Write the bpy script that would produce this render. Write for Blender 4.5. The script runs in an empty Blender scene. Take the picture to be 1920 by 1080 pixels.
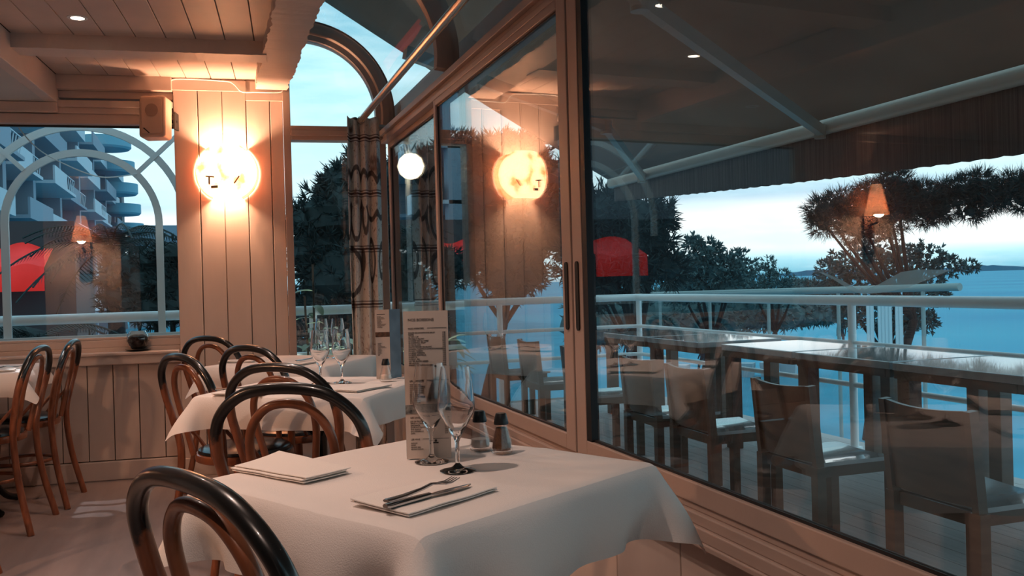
import bpy, bmesh, math, random
import numpy as np
from mathutils import Vector, Matrix
R = math.radians
S = bpy.context.scene
COL = S.collection
random.seed(7)

# ------------------------------------------------------------ camera, sky, exposure
F_PX = 1700.0
CAM_H = 1.13
yaw = math.atan(575 / F_PX); roll = math.atan(.027); pitch = -math.atan(10.5 / F_PX)
fw = Vector((math.sin(yaw) * math.cos(pitch), math.cos(yaw) * math.cos(pitch), math.sin(pitch)))
rt = Vector((math.cos(yaw), -math.sin(yaw), 0)); up = rt.cross(fw)
r2 = rt * math.cos(roll) - up * math.sin(roll); u2 = up * math.cos(roll) + rt * math.sin(roll)
cam_data = bpy.data.cameras.new('camera'); cam = bpy.data.objects.new('camera', cam_data); COL.objects.link(cam)
cam_data.sensor_width = 36; cam_data.lens = 36 * F_PX / 1920; cam_data.clip_start = .05; cam_data.clip_end = 9000
cam.matrix_world = Matrix(((r2.x, u2.x, -fw.x, 0), (r2.y, u2.y, -fw.y, 0), (r2.z, u2.z, -fw.z, CAM_H), (0, 0, 0, 1)))
S.camera = cam
S.view_settings.view_transform = 'Standard'; S.view_settings.look = 'None'
S.view_settings.gamma = 1; S.view_settings.use_curve_mapping = False
S.view_settings.exposure = 0.6
try:
    S.cycles.transparent_max_bounces = 24; S.cycles.max_bounces = 12; S.cycles.sample_clamp_indirect = 4
    S.cycles.transmission_bounces = 10; S.cycles.glossy_bounces = 6
    S.cycles.caustics_refractive = False; S.cycles.caustics_reflective = False
except Exception: pass

def at(px, py, dist):                       # photo pixel at a view depth -> point in the place
    d = fw + r2 * ((px - 960) / F_PX) - u2 * ((py - 540) / F_PX)
    return Vector((0, 0, CAM_H)) + d * dist
def on(px, py, axis, val):
    d = fw + r2 * ((px - 960) / F_PX) - u2 * ((py - 540) / F_PX)
    c = Vector((0, 0, CAM_H)); return c + d * ((val - c[axis]) / d[axis])

W = bpy.data.worlds.new('dusk_sky'); S.world = W; W.use_nodes = True
nt = W.node_tree; N = nt.nodes; L = nt.links; N.clear()
wo = N.new('ShaderNodeOutputWorld'); bg = N.new('ShaderNodeBackground'); tc = N.new('ShaderNodeTexCoord')
sx = N.new('ShaderNodeSeparateXYZ'); L.new(tc.outputs['Generated'], sx.inputs[0])
cr = N.new('ShaderNodeValToRGB'); L.new(sx.outputs['Z'], cr.inputs[0])
els = [(0.0, (.05, .22, .36)), (.004, (.22, .52, .66)), (.018, (.42, .74, .84)), (.030, (.95, 1.0, 1.0)), (.072, (1.0, 1.0, 1.0)), (.088, (.42, .62, .76)), (.105, (.62, .84, .9)), (.22, (.42, .74, .82)), (.34, (.13, .42, .6)), (.6, (.16, .44, .6)), (1.0, (.22, .5, .64))]
cr.color_ramp.elements[0].position = els[0][0]; cr.color_ramp.elements[0].color = (*els[0][1], 1)
cr.color_ramp.elements[1].position = 1.0; cr.color_ramp.elements[1].color = (*els[-1][1], 1)
for p, c in els[1:-1]:
    e = cr.color_ramp.elements.new(p); e.color = (*c, 1)
mp = N.new('ShaderNodeMapping'); mp.inputs['Scale'].default_value = (1.6, 1.6, 9); L.new(tc.outputs['Generated'], mp.inputs[0])
nz = N.new('ShaderNodeTexNoise'); nz.inputs['Scale'].default_value = 2.6; nz.inputs['Detail'].default_value = 7; nz.inputs['Roughness'].default_value = .6
L.new(mp.outputs[0], nz.inputs[0])
c2 = N.new('ShaderNodeValToRGB'); c2.color_ramp.elements[0].position = .42; c2.color_ramp.elements[1].position = .64; L.new(nz.outputs[0], c2.inputs[0])
ml = N.new('ShaderNodeMath'); ml.operation = 'MULTIPLY'; ml.inputs[1].default_value = .75; L.new(c2.outputs[0], ml.inputs[0])
mx = N.new('ShaderNodeMix'); mx.data_type = 'RGBA'; L.new(ml.outputs[0], mx.inputs[0]); L.new(cr.outputs[0], mx.inputs[6]); mx.inputs[7].default_value = (.72, .93, .97, 1)
L.new(mx.outputs[2], bg.inputs[0]); bg.inputs[1].default_value = 1.0; L.new(bg.outputs[0], wo.inputs[0])

# ------------------------------------------------------------ materials
MATS = {}
def mat(name, col=(.5, .5, .5), rough=.5, metal=0, spec=.5, noise=0, nscale=20, bump=0, bscale=60, trans=0, ior=1.45, emit=None, estr=0, col2=None, stretch=(1, 1, 1), coat=0, sss=0):
    if name in MATS: return MATS[name]
    m = bpy.data.materials.new(name); m.use_nodes = True; nt = m.node_tree; N = nt.nodes; L = nt.links
    b = N['Principled BSDF']; b.inputs['Base Color'].default_value = (*col, 1); b.inputs['Roughness'].default_value = rough
    b.inputs['Metallic'].default_value = metal; b.inputs['Specular IOR Level'].default_value = spec
    b.inputs['Transmission Weight'].default_value = trans; b.inputs['IOR'].default_value = ior; b.inputs['Coat Weight'].default_value = coat
    if emit: b.inputs['Emission Color'].default_value = (*emit, 1); b.inputs['Emission Strength'].default_value = estr
    tc = N.new('ShaderNodeTexCoord'); mp = N.new('ShaderNodeMapping'); mp.inputs['Scale'].default_value = stretch; L.new(tc.outputs['Object'], mp.inputs[0])
    if noise:
        n = N.new('ShaderNodeTexNoise'); n.inputs['Scale'].default_value = nscale; n.inputs['Detail'].default_value = 5; L.new(mp.outputs[0], n.inputs[0])
        r = N.new('ShaderNodeValToRGB'); r.color_ramp.elements[0].position = .3; r.color_ramp.elements[1].position = .7; L.new(n.outputs[0], r.inputs[0])
        c2 = col2 or tuple(c * (1 - noise) for c in col)
        r.color_ramp.elements[0].color = (*c2, 1); r.color_ramp.elements[1].color = (*col, 1); L.new(r.outputs[0], b.inputs['Base Color'])
    if bump:
        n = N.new('ShaderNodeTexNoise'); n.inputs['Scale'].default_value = bscale; n.inputs['Detail'].default_value = 4; L.new(mp.outputs[0], n.inputs[0])
        bp = N.new('ShaderNodeBump'); bp.inputs['Strength'].default_value = bump; bp.inputs['Distance'].default_value = .01
        L.new(n.outputs[0], bp.inputs['Height']); L.new(bp.outputs[0], b.inputs['Normal'])
    MATS[name] = m; return m
def glass_pane(name, tint=(.93, .97, .97), boost=1.5):
    m = bpy.data.materials.new(name); m.use_nodes = True; nt = m.node_tree; N = nt.nodes; L = nt.links; N.clear()
    o = N.new('ShaderNodeOutputMaterial'); t = N.new('ShaderNodeBsdfTransparent'); t.inputs[0].default_value = (*tint, 1)
    g = N.new('ShaderNodeBsdfGlossy'); g.inputs['Roughness'].default_value = 0.0
    ge = N.new('ShaderNodeNewGeometry'); d = N.new('ShaderNodeVectorMath'); d.operation = 'DOT_PRODUCT'
    L.new(ge.outputs['Incoming'], d.inputs[0]); L.new(ge.outputs['Normal'], d.inputs[1])
    def mth(op, a, bb=None):
        n = N.new('ShaderNodeMath'); n.operation = op
        for i, v in enumerate((a, bb)):
            if v is None: continue
            if isinstance(v, (int, float)): n.inputs[i].default_value = v
            else: L.new(v, n.inputs[i])
        return n.outputs[0]
    c = mth('ABSOLUTE', d.outputs['Value']); q = mth('POWER', mth('SUBTRACT', 1.0, c), 5.0)
    f = mth('MINIMUM', mth('MULTIPLY', mth('ADD', mth('MULTIPLY', q, .96), .04), boost), 1.0)
    mx = N.new('ShaderNodeMixShader'); L.new(f, mx.inputs[0]); L.new(t.outputs[0], mx.inputs[1]); L.new(g.outputs[0], mx.inputs[2]); L.new(mx.outputs[0], o.inputs[0])
    MATS[name] = m; return m
CREAM = mat('cream_painted_wood', (.64, .51, .44), .45, noise=.12, nscale=5, bump=.12, bscale=25, stretch=(1, 1, .3))
BEAMP = mat('cream_painted_beam', (.66, .55, .48), .4, noise=.1, nscale=4, bump=.25, bscale=18)
SOFF = mat('grey_plaster', (.55, .53, .5), .8, noise=.06, nscale=3, bump=.08, bscale=80)
GAP = mat('board_gap', (.05, .035, .03), .9)
TAUPE = mat('taupe_frame_metal', (.47, .34, .28), .38, spec=.6, noise=.08, nscale=6, bump=.04, bscale=90)
GASK = mat('black_gasket', (.012, .012, .014), .5)
GLASS = glass_pane('window_glass', (.96, .985, .985), 1.9)
GLASSL = glass_pane('side_window_glass', (.95, .98, .99), 1.5)
VAULT = glass_pane('vault_glass', (.95, .98, .99), .7)
FLOORM = mat('worn_wood_floor', (.28, .225, .215), .42, noise=.45, nscale=7, bump=.1, bscale=30, stretch=(1, .12, 1), spec=.5)
BLACKP = mat('black_paint', (.008, .008, .008), .25, spec=.5)
CLOTH = mat('white_linen', (.78, .72, .68), .85, noise=.05, nscale=3, bump=.18, bscale=400)
NAPK = mat('napkin_linen', (.8, .74, .69), .85, bump=.15, bscale=300)
VINYL = mat('black_vinyl', (.012, .013, .016), .22, spec=.6, bump=.05, bscale=30)
STEEL = mat('cutlery_steel', (.45, .45, .45), .18, metal=1)
BGLASS = mat('drinking_glass', (1, 1, 1), 0, trans=1, ior=1.46)
BLKP = mat('black_plastic', (.01, .01, .01), .35)
WHITEM = mat('white_painted_metal', (.86, .88, .88), .35, spec=.5, noise=.05, nscale=8)
ALU = mat('brushed_rod', (.72, .6, .5), .25, metal=.85)
PAPER = mat('cream_card', (.7, .56, .47), .7)
PAPERB = mat('blue_grey_card', (.3, .36, .42), .7, noise=.35, nscale=12)
INK = mat('dark_ink', (.06, .045, .04), .8)
SPK = mat('beige_plastic', (.6, .42, .32), .45, bump=.03, bscale=120)
SPKG = mat('speaker_mesh', (.4, .27, .21), .8, bump=.4, bscale=500)
SLOT = mat('black_slot', (.01, .01, .01), .6)
WOODT = mat('teak_terrace_wood', (.16, .1, .07), .35, noise=.4, nscale=5, stretch=(1, 1, 6), spec=.5)
TTOP = mat('weathered_table_top', (.42, .41, .41), .14, noise=.2, nscale=4, stretch=(1, 4, 1), spec=.8, coat=.8)
DECK = mat('terrace_deck', (.62, .54, .52), .6, noise=.2, nscale=5, stretch=(8, .6, 1))
FABRIC = mat('awning_fabric', (.34, .3, .27), .9, noise=.45, nscale=1.4, bump=.1, bscale=8, stretch=(1, .4, 1))
VAL = mat('valance_fabric', (.2, .17, .16), .9, noise=.6, nscale=30, stretch=(1, 3, .05))
ARM = mat('awning_arm_paint', (.4, .33, .27), .5)
AWBAR = mat('awning_bar_paint', (.7, .62, .54), .4, noise=.08, nscale=3, stretch=(1, .2, 1))

def fabric(name, col, tr):
    m = mat(name + '_base', col, .9, noise=.35, nscale=1.1, bump=.1, bscale=8, stretch=(1, .4, 1)); nt = m.node_tree; N = nt.nodes; L = nt.links
    b = N['Principled BSDF']; o = N['Material Output']; t = N.new('ShaderNodeBsdfTranslucent'); t.inputs[0].default_value = (*col, 1); x = N.new('ShaderNodeMixShader'); x.inputs[0].default_value = tr
    n = N.new('ShaderNodeTexNoise'); n.inputs['Scale'].default_value = .9; mp = N.new('ShaderNodeMapping'); mp.inputs['Scale'].default_value = (.5, 1.6, 1); tc = N.new('ShaderNodeTexCoord'); L.new(tc.outputs['Object'], mp.inputs[0]); L.new(mp.outputs[0], n.inputs[0])
    r = N.new('ShaderNodeValToRGB'); r.color_ramp.elements[0].position = .35; r.color_ramp.elements[1].position = .65; r.color_ramp.elements[0].color = (col[0] * .35, col[1] * .35, col[2] * .35, 1); r.color_ramp.elements[1].color = (*col, 1); L.new(n.outputs[0], r.inputs[0]); L.new(r.outputs[0], t.inputs[0])
    L.new(b.outputs[0], x.inputs[1]); L.new(t.outputs[0], x.inputs[2]); L.new(x.outputs[0], o.inputs[0]); return m
FABRIC = fabric('awning_cloth', (.4, .28, .22), .22)
def bent_wood():
    m = bpy.data.materials.new('bentwood_black_over_brown'); m.use_nodes = True; nt = m.node_tree; N = nt.nodes; L = nt.links
    b = N['Principled BSDF']; b.inputs['Roughness'].default_value = .28; b.inputs['Coat Weight'].default_value = .3
    tc = N.new('ShaderNodeTexCoord'); sx = N.new('ShaderNodeSeparateXYZ'); L.new(tc.outputs['Object'], sx.inputs[0])
    n = N.new('ShaderNodeTexNoise'); n.inputs['Scale'].default_value = 45; n.inputs['Detail'].default_value = 4; L.new(tc.outputs['Object'], n.inputs[0])
    a = N.new('ShaderNodeMath'); a.operation = 'MULTIPLY_ADD'; a.inputs[1].default_value = .09; L.new(n.outputs[0], a.inputs[0]); L.new(sx.outputs['Z'], a.inputs[2])
    r = N.new('ShaderNodeValToRGB'); r.color_ramp.elements[0].position = .775; r.color_ramp.elements[1].position = .79; L.new(a.outputs[0], r.inputs[0])
    mp = N.new('ShaderNodeMapping'); mp.inputs['Scale'].default_value = (14, 14, 3); L.new(tc.outputs['Object'], mp.inputs[0])
    n2 = N.new('ShaderNodeTexNoise'); n2.inputs['Scale'].default_value = 3; L.new(mp.outputs[0], n2.inputs[0])
    r2_ = N.new('ShaderNodeValToRGB'); r2_.color_ramp.elements[0].color = (.12, .035, .015, 1); r2_.color_ramp.elements[1].color = (.3, .1, .045, 1)
    r2_.color_ramp.elements[0].position = .3; r2_.color_ramp.elements[1].position = .7; L.new(n2.outputs[0], r2_.inputs[0])
    mx = N.new('ShaderNodeMix'); mx.data_type = 'RGBA'; L.new(r.outputs[0], mx.inputs[0]); L.new(r2_.outputs[0], mx.inputs[6]); mx.inputs[7].default_value = (.008, .008, .008, 1)
    L.new(mx.outputs[2], b.inputs['Base Color']); return m
BENT = bent_wood()
BROWN = mat('brown_bentwood', (.27, .09, .04), .32, noise=.5, nscale=8, stretch=(3, 3, 1), coat=.3)

# ------------------------------------------------------------ mesh helpers
class MB:
    def __init__(s, M=None): s.v = []; s.f = []; s.M = M or Matrix.Identity(4)
    def add(s, vs, fs, M=None):
        k = len(s.v); T = s.M @ M if M is not None else s.M
        s.v += [tuple(T @ Vector(p)) for p in vs]; s.f += [tuple(i + k for i in f) for f in fs]; return s
    def box(s, a, b, M=None):
        x0, y0, z0 = a; x1, y1, z1 = b
        return s.add([(x0, y0, z0), (x1, y0, z0), (x1, y1, z0), (x0, y1, z0), (x0, y0, z1), (x1, y0, z1), (x1, y1, z1), (x0, y1, z1)],
                     [(0, 3, 2, 1), (4, 5, 6, 7), (0, 1, 5, 4), (1, 2, 6, 5), (2, 3, 7, 6), (3, 0, 4, 7)], M)
    def bar(s, a, b, w, h, upv=(0, 0, 1)):       # rectangular bar between points
        a = Vector(a); b = Vector(b); d = (b - a).normalized(); u = Vector(upv); r = d.cross(u)
        if r.length < 1e-4: r = d.cross(Vector((1, 0, 0)))
        r.normalize(); u = r.cross(d)
        vs = [p + r * i * w / 2 + u * j * h / 2 for p in (a, b) for i, j in ((-1, -1), (1, -1), (1, 1), (-1, 1))]
        return s.add(vs, [(0, 1, 2, 3), (7, 6, 5, 4), (0, 4, 5, 1), (1, 5, 6, 2), (2, 6, 7, 3), (3, 7, 4, 0)])
    def tube(s, pts, r, n=12, closed=False):
        pts = [Vector(p) for p in pts]; m = len(pts); rs = r if isinstance(r, (list, tuple)) else [r] * m
        prev = None; vs = []
        for i, p in enumerate(pts):
            if closed: t = pts[(i + 1) % m] - pts[i - 1]
            else: t = pts[min(i + 1, m - 1)] - pts[max(i - 1, 0)]
            t.normalize()
            if prev is None:
                a = Vector((0, 0, 1)) if abs(t.z) < .9 else Vector((1, 0, 0)); nn = (a - t * a.dot(t)).normalized()
            else: nn = (prev - t * prev.dot(t)).normalized()
            prev = nn; bn = t.cross(nn)
            vs += [p + (nn * math.cos(2 * math.pi * k / n) + bn * math.sin(2 * math.pi * k / n)) * rs[i] for k in range(n)]
        fs = []
        for i in range(m if closed else m - 1):
            j = (i + 1) % m
            fs += [(i * n + k, i * n + (k + 1) % n, j * n + (k + 1) % n, j * n + k) for k in range(n)]
        if not closed: fs += [tuple(range(n - 1, -1, -1)), tuple((m - 1) * n + k for k in range(n))]
        return s.add(vs, fs)
    def lathe(s, prof, n=32, c=(0, 0, 0), M=None):  # profile (r,z), caps where r==0
        vs = []; idx = []
        for r, z in prof:
            if r < 1e-6: idx.append([len(vs)]); vs.append((c[0], c[1], c[2] + z))
            else:
                idx.append(list(range(len(vs), len(vs) + n)))
                vs += [(c[0] + r * math.cos(2 * math.pi * k / n), c[1] + r * math.sin(2 * math.pi * k / n), c[2] + z) for k in range(n)]
        fs = []
        for A, B in zip(idx, idx[1:]):
            for k in range(n):
                k2 = (k + 1) % n
                if len(A) == 1 and len(B) == 1: continue
                if len(A) == 1: fs.append((A[0], B[k2], B[k]))
                elif len(B) == 1: fs.append((A[k], A[k2], B[0]))
                else: fs.append((A[k], A[k2], B[k2], B[k]))
        return s.add(vs, fs, M)
    def prism(s, poly, z0, z1, M=None):
        n = len(poly); vs = [(x, y, z0) for x, y in poly] + [(x, y, z1) for x, y in poly]
        return s.add(vs, [tuple(range(n - 1, -1, -1)), tuple(range(n, 2 * n))] + [(i, (i + 1) % n, n + (i + 1) % n, n + i) for i in range(n)], M)
    def sweep(s, prof, path, closed=False):       # rectangular profile polygons already placed: list of rings
        m = len(prof[0]); vs = [p for ring in prof for p in ring]; fs = []
        for i in range(len(prof) - 1):
            fs += [(i * m + k, i * m + (k + 1) % m, (i + 1) * m + (k + 1) % m, (i + 1) * m + k) for k in range(m)]
        fs += [tuple(range(m - 1, -1, -1)), tuple((len(prof) - 1) * m + k for k in range(m))]
        return s.add(vs, fs)
    def build(s, name, m, parent=None, bevel=0, smooth=True, solid=0, sub=0, fix=True):
        me = bpy.data.meshes.new(name); me.from_pydata(s.v, [], s.f)
        if fix:
            bm = bmesh.new(); bm.from_mesh(me); bmesh.ops.recalc_face_normals(bm, faces=bm.faces); bm.to_mesh(me); bm.free()
        me.materials.append(m)
        if smooth:
            me.shade_smooth(); me.set_sharp_from_angle(angle=R(38))
        o = bpy.data.objects.new(name, me); COL.objects.link(o)
        if parent is not None: o.parent = parent
        if bevel:
            b = o.modifiers.new('bevel', 'BEVEL'); b.width = bevel; b.segments = 2; b.limit_method = 'ANGLE'; b.angle_limit = R(40)
        if solid:
            b = o.modifiers.new('solid', 'SOLIDIFY'); b.thickness = solid
        if sub:
            b = o.modifiers.new('sub', 'SUBSURF'); b.levels = sub; b.render_levels = sub
        return o
def tag(o, label=None, cat=None, group=None, kind=None):
    if label: o['label'] = label
    if cat: o['category'] = cat
    if group: o['group'] = group
    if kind: o['kind'] = kind
    return o
def empty(name, loc=(0, 0, 0), rz=0, label=None, cat=None, group=None, kind=None):
    o = bpy.data.objects.new(name, None); o.empty_display_size = .1; COL.objects.link(o); o.location = loc; o.rotation_euler = (0, 0, rz)
    return tag(o, label, cat, group, kind)
def copy_tree(o, parent=None):
    c = o.copy(); COL.objects.link(c)
    if parent is not None: c.parent = parent
    for ch in list(o.children): copy_tree(ch, c)
    return c
def st(o): o['kind'] = 'structure'; return o
def catmull(P, n=8):
    P = [Vector(p) for p in P]; Q = [2 * P[0] - P[1]] + P + [2 * P[-1] - P[-2]]; out = []
    for i in range(1, len(Q) - 2):
        for k in range(n):
            t = k / n; a, b, c, d = Q[i - 1:i + 3]
            out.append(.5 * ((2 * b) + (c - a) * t + (2 * a - 5 * b + 4 * c - d) * t * t + (3 * b - a - 3 * c + d) * t ** 3))
    out.append(P[-1]); return out
def rrect(hx, hy, r, n=6):
    out = []
    for cx, cy, a0 in ((hx - r, hy - r, 0), (-hx + r, hy - r, 90), (-hx + r, -hy + r, 180), (hx - r, -hy + r, 270)):
        for k in range(n + 1):
            a = R(a0 + 90 * k / n); out.append((cx + r * math.cos(a), cy + r * math.sin(a)))
    return out

# room frame: u along the back wall, v into the wall (turned 5 degrees from the glazed side)
RM = Matrix.Translation((0, 5.876, 0)) @ Matrix.Rotation(R(-5), 4, 'Z')
def W2(u, v, z=0): return RM @ Vector((u, v, z))
RZ = -R(5)

def boards(mb, u0, u1, w, z0, z1, y0, th, off=0, gap=.005, vertical=True):
    u = u0 + off
    edges = [u0]
    while u < u1:
        if u > u0 + .02: edges.append(u)
        u += w
    edges.append(u1)
    for a, b in zip(edges, edges[1:]): mb.box((a + gap / 2, y0, z0), (b - gap / 2, y0 + th, z1))

# ------------------------------------------------------------ structure
m = MB(); m.box((-7, -5, -.1), (1.16, 5.72, 0)); m.box((-7, 5.72, -.1), (.49, 6.03, 0)); fl = st(m.build('floor', FLOORM, smooth=False))
# ceiling: boarded coffer, lower plaster soffit on its left, dark backing above
m = MB(RM)
for i in range(9):
    a = -.80 + i * .145; m.box((a + .002, -9.5, 2.43), (min(a + .143, .47), .3, 2.46))
ceil = st(m.build('ceiling', CREAM, smooth=False, bevel=.002))
m = MB(RM); m.box((-.85, -9.5, 2.462), (.47, .3, 2.5)); c_ = st(m.build('ceiling', GAP, smooth=False))
m = MB(RM); m.box((-7.5, -9.5, 2.27), (-.86, .3, 2.5)); st(m.build('ceiling', SOFF, smooth=False))
m = MB(RM); m.prism([(-.865, 2.268), (-.80, 2.268), (-.80, 2.43), (-.865, 2.43)], -9.5, .3, Matrix(((1, 0, 0, 0), (0, 0, 1, 0), (0, 1, 0, 0), (0, 0, 0, 1)))); st(m.build('trim_1', BEAMP, smooth=False, bevel=.004))
def wavy_beam(name, M, x0, x1, y0, y1, z0, z1, seed, amp=.004, mt=BEAMP):
    rnd = random.Random(seed); n = max(8, int((y1 - y0) / .025)); rings = []
    l = r = 0
    for i in range(n + 1):
        y = y0 + (y1 - y0) * i / n; l = l * .6 + rnd.uniform(-amp, amp); r = r * .6 + rnd.uniform(-amp, amp)
        rings.append([(x0 + l, y, z0 + rnd.uniform(-.001, .001)), (x1 + r, y, z0 + rnd.uniform(-.001, .001)), (x1, y, z1), (x0, y, z1)])
    mb = MB(M); mb.sweep(rings, None); return mb.build(name, mt, smooth=False)
def cross_beam(v0, v1, z0=2.358):
    T = RM @ Matrix.Rotation(R(90), 4, 'Z')      # local y -> -u
    return st(wavy_beam('trim_2', T, v0, v1, -.42, .80, z0, 2.43, int(abs(v0) * 100), .002))
for v in (-.92, -2.35, -3.5, -4.9, -6.3): cross_beam(v, v + .17)
# veranda main beam with scalloped edges
st(wavy_beam('trim_3', Matrix.Identity(4), .325, .515, -5, 5.80, 2.365, 2.50, 5, .006))
# back wall: pillar, sill wall, cornice
m = MB(RM); boards(m, -.157, .492, .1425, 0, 2.44, 0, .03, off=.143); pl = st(m.build('wall_back', CREAM, smooth=False, bevel=.0025))
m = MB(RM); m.box((-.15, .028, 0), (.49, .16, 2.44)); m.box((-.157, .03, 0), (-.15, .16, 2.44)); st(m.build('wall_back', CREAM, smooth=False))
m = MB(RM); boards(m, -2.35, -.157, .145, .12, .70, .05, .03, off=.06); st(m.build('wall_back', CREAM, smooth=False, bevel=.0025))
m = MB(RM); m.box((-2.35, .075, 0), (-.157, .16, .70)); st(m.build('wall_back', GAP, smooth=False))
m = MB(RM); m.box((-2.35, .035, 0), (-.157, .075, .115)); st(m.build('baseboard_back', CREAM, smooth=False, bevel=.006))
m = MB(RM); m.box((-.16, -.012, 0), (.495, -.001, .11)); st(m.build('baseboard_back', CREAM, smooth=False, bevel=.004))
m = MB(RM); m.box((-2.4, -.01, .70), (-.158, .20, .765)); m.box((-2.4, -.03, .755), (-.158, .1, .775)); st(m.build('trim_4', CREAM, smooth=False, bevel=.006))
# back wall beyond the left window
m = MB(RM); boards(m, -7.5, -2.35, .145, 0, 2.44, .03, .03); st(m.build('wall_back', CREAM, smooth=False)); m = MB(RM); m.box((-7.5, .06, 0), (-2.35, .16, 2.5)); st(m.build('wall_back', CREAM, smooth=False))
# cornice over left window
m = MB(RM)
m.box((-2.4, -.035, 2.345), (-.158, .16, 2.43)); m.box((-2.4, .02, 2.30), (-.158, .16, 2.345)); m.box((-2.4, -.005, 2.245), (-.158, .16, 2.285)); m.box((-2.4, .02, 2.21), (-.158, .16, 2.245)); m.box((-2.4, .035, 2.15), (-.158, .16, 2.21))
m.box((-7.4, -.02, 2.21), (-.80, .16, 2.268))
st(m.build('trim_5', CREAM, smooth=False, bevel=.004))
# left window
m = MB(RM)
m.box((-2.35, .06, .765), (-.158, .15, .80)); m.box((-2.35, .07, .80), (-.158, .14, .845)); m.box((-2.35, .085, .845), (-.158, .125, .862)); m.box((-2.35, .07, 2.155), (-.158, .14, 2.21)); m.box((-2.36, .07, .80), (-2.30, .14, 2.2))
wl = st(m.build('window_1', CREAM, smooth=False, bevel=.004))
m = MB(RM); m.box((-2.35, .095, 2.14), (-.158, .12, 2.156)); m.build('window_gasket', GASK, wl, smooth=False)
m = MB(RM); m.box((-2.31, .103, .86), (-.158, .108, 2.145)); m.build('window_pane', GLASSL, wl, smooth=False)
# pillar top plate with thin cable
m = MB(RM); m.box((-.165, -.012, 2.355), (.30, -.001, 2.42)); m.box((.27, -.012, 2.30), (.492, -.001, 2.42)); st(m.build('trim_6', CREAM, smooth=False, bevel=.002))
# end window beside the pillar: jambs, transom, quarter-round fanlight
CU, CZ, RO, RI = .60, 2.222, .578, .468
m = MB(RM)
m.box((.492, -.02, 0), (.537, .10, 2.80)); m.box((.537, -.02, 2.058), (1.13, .09, 2.148)); m.box((.537, -.012, 2.085), (1.13, -.03, 2.12))
m.box((1.085, -.0, .5), (1.13, .09, 2.1)); m.box((.537, 0, .48), (1.13, .09, .56))
m.box((.50, -.02, 2.70), (CU, .06, 2.80))
wb = st(m.build('window_2', TAUPE, smooth=False, bevel=.003))
m = MB(RM); rings = []
for k in range(33):
    a = R(-7 + 97 * k / 32); c, s_ = math.cos(a), math.sin(a)
    rings.append([(CU + q * c, vv, CZ + q * s_) for q, vv in ((RI, -.02), (RI + .035, -.02), (RI + .045, -.035), (RO, -.035), (RO, .08), (RI, .08))])
m.sweep(rings, None); m.build('arched_frame', TAUPE, wb, bevel=.002)
m = MB(RM); rings = []
for k in range(33):
    a = R(-7 + 97 * k / 32); c, s_ = math.cos(a), math.sin(a)
    rings.append([(CU + q * c, vv, CZ + q * s_) for q, vv in ((RO + .001, -.03), (RO + .012, -.03), (RO + .012, .08), (RO + .001, .08))])
m.sweep(rings, None); m.build('arch_gasket', GASK, wb)
m = MB(RM)
pv = [(.537, 2.148)] + [(CU + RI * math.cos(R(a)), CZ + RI * math.sin(R(a))) for a in range(-9, 91, 5)] + [(.537, CZ + RI)]
m.prism(pv, .03, .035, Matrix(((1, 0, 0, 0), (0, 0, 1, 0), (0, 1, 0, 0), (0, 0, 0, 1)))); m.build('window_pane', GLASSL, wb, smooth=False)
m = MB(RM); m.box((.537, .03, .56), (1.085, .035, 2.058)); m.build('window_pane', GLASSL, wb, smooth=False)
m = MB(RM); m.box((.492, .0, 0), (1.16, .10, .48)); st(m.build('wall_back', CREAM, smooth=False))

# glazed side: sill wall, tracks, three sliding panels, header
XW = 1.10
m = MB(Matrix.Rotation(R(90), 4, 'Z')); boards(m, -5, 5.74, .38, 0, .515, -1.15, .03, off=.2); m.box((-5, -1.21, 0), (5.74, -1.151, .53)); st(m.build('wall_right', CREAM, smooth=False, bevel=.003))
m = MB()
m.box((1.075, -5, .515), (1.2, 5.75, .545)); m.box((1.085, -5, .545), (1.2, 5.75, .572)); m.box((1.098, -5, .572), (1.19, 5.75, .59)); m.box((1.07, -5, .50), (1.1, 5.75, .515))
st(m.build('trim_7', TAUPE, smooth=False, bevel=.003))
m = MB()
m.box((1.08, -5, 2.085), (1.2, 5.75, 2.118)); m.box((1.10, -5, 2.06), (1.2, 5.75, 2.085)); m.box((1.088, -5, 2.035), (1.19, 5.75, 2.06)); m.box((1.13, -5, 2.118), (1.2, 5.75, 2.16))
st(m.build('trim_8', TAUPE, smooth=False, bevel=.003))
def panel(n, x, y0, y1, sw0, sw1, zt=2.035, zb=.59, bw=.05, tw=.03):
    m = MB(); t = .016
    m.box((x - t, y0, zb), (x + t, y0 + sw0, zt)); m.box((x - t, y1 - sw1, zb), (x + t, y1, zt))
    m.box((x - t, y0 + sw0, zb), (x + t, y1 - sw1, zb + bw)); m.box((x - t, y0 + sw0, zt - tw), (x + t, y1 - sw1, zt))
    w = st(m.build('window_%d' % n, TAUPE, smooth=False, bevel=.003))
    g = MB(); q = .007
    a, b, c, d = y0 + sw0, y1 - sw1, zb + bw, zt - tw
    g.box((x - .006, a, c), (x + .006, a + q, d)); g.box((x - .006, b - q, c), (x + .006, b, d)); g.box((x - .006, a + q, c), (x + .006, b - q, c + q)); g.box((x - .006, a + q, d - q), (x + .006, b - q, d))
    g.build('window_gasket', GASK, w, smooth=False)
    p = MB(); p.box((x - .003, a + q, c + q), (x + .003, b - q, d - q)); p.build('window_pane', GLASS, w, smooth=False)
    return w
P1 = panel(3, 1.145, 4.30, 5.74, .055, .06)
P2 = panel(4, 1.105, 2.637, 4.36, .075, .04)
P3 = panel(5, 1.108, -1.43, 2.631, .06, .075)
P4 = panel(6, 1.145, -5.0, -1.4, .06, .06)
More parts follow.
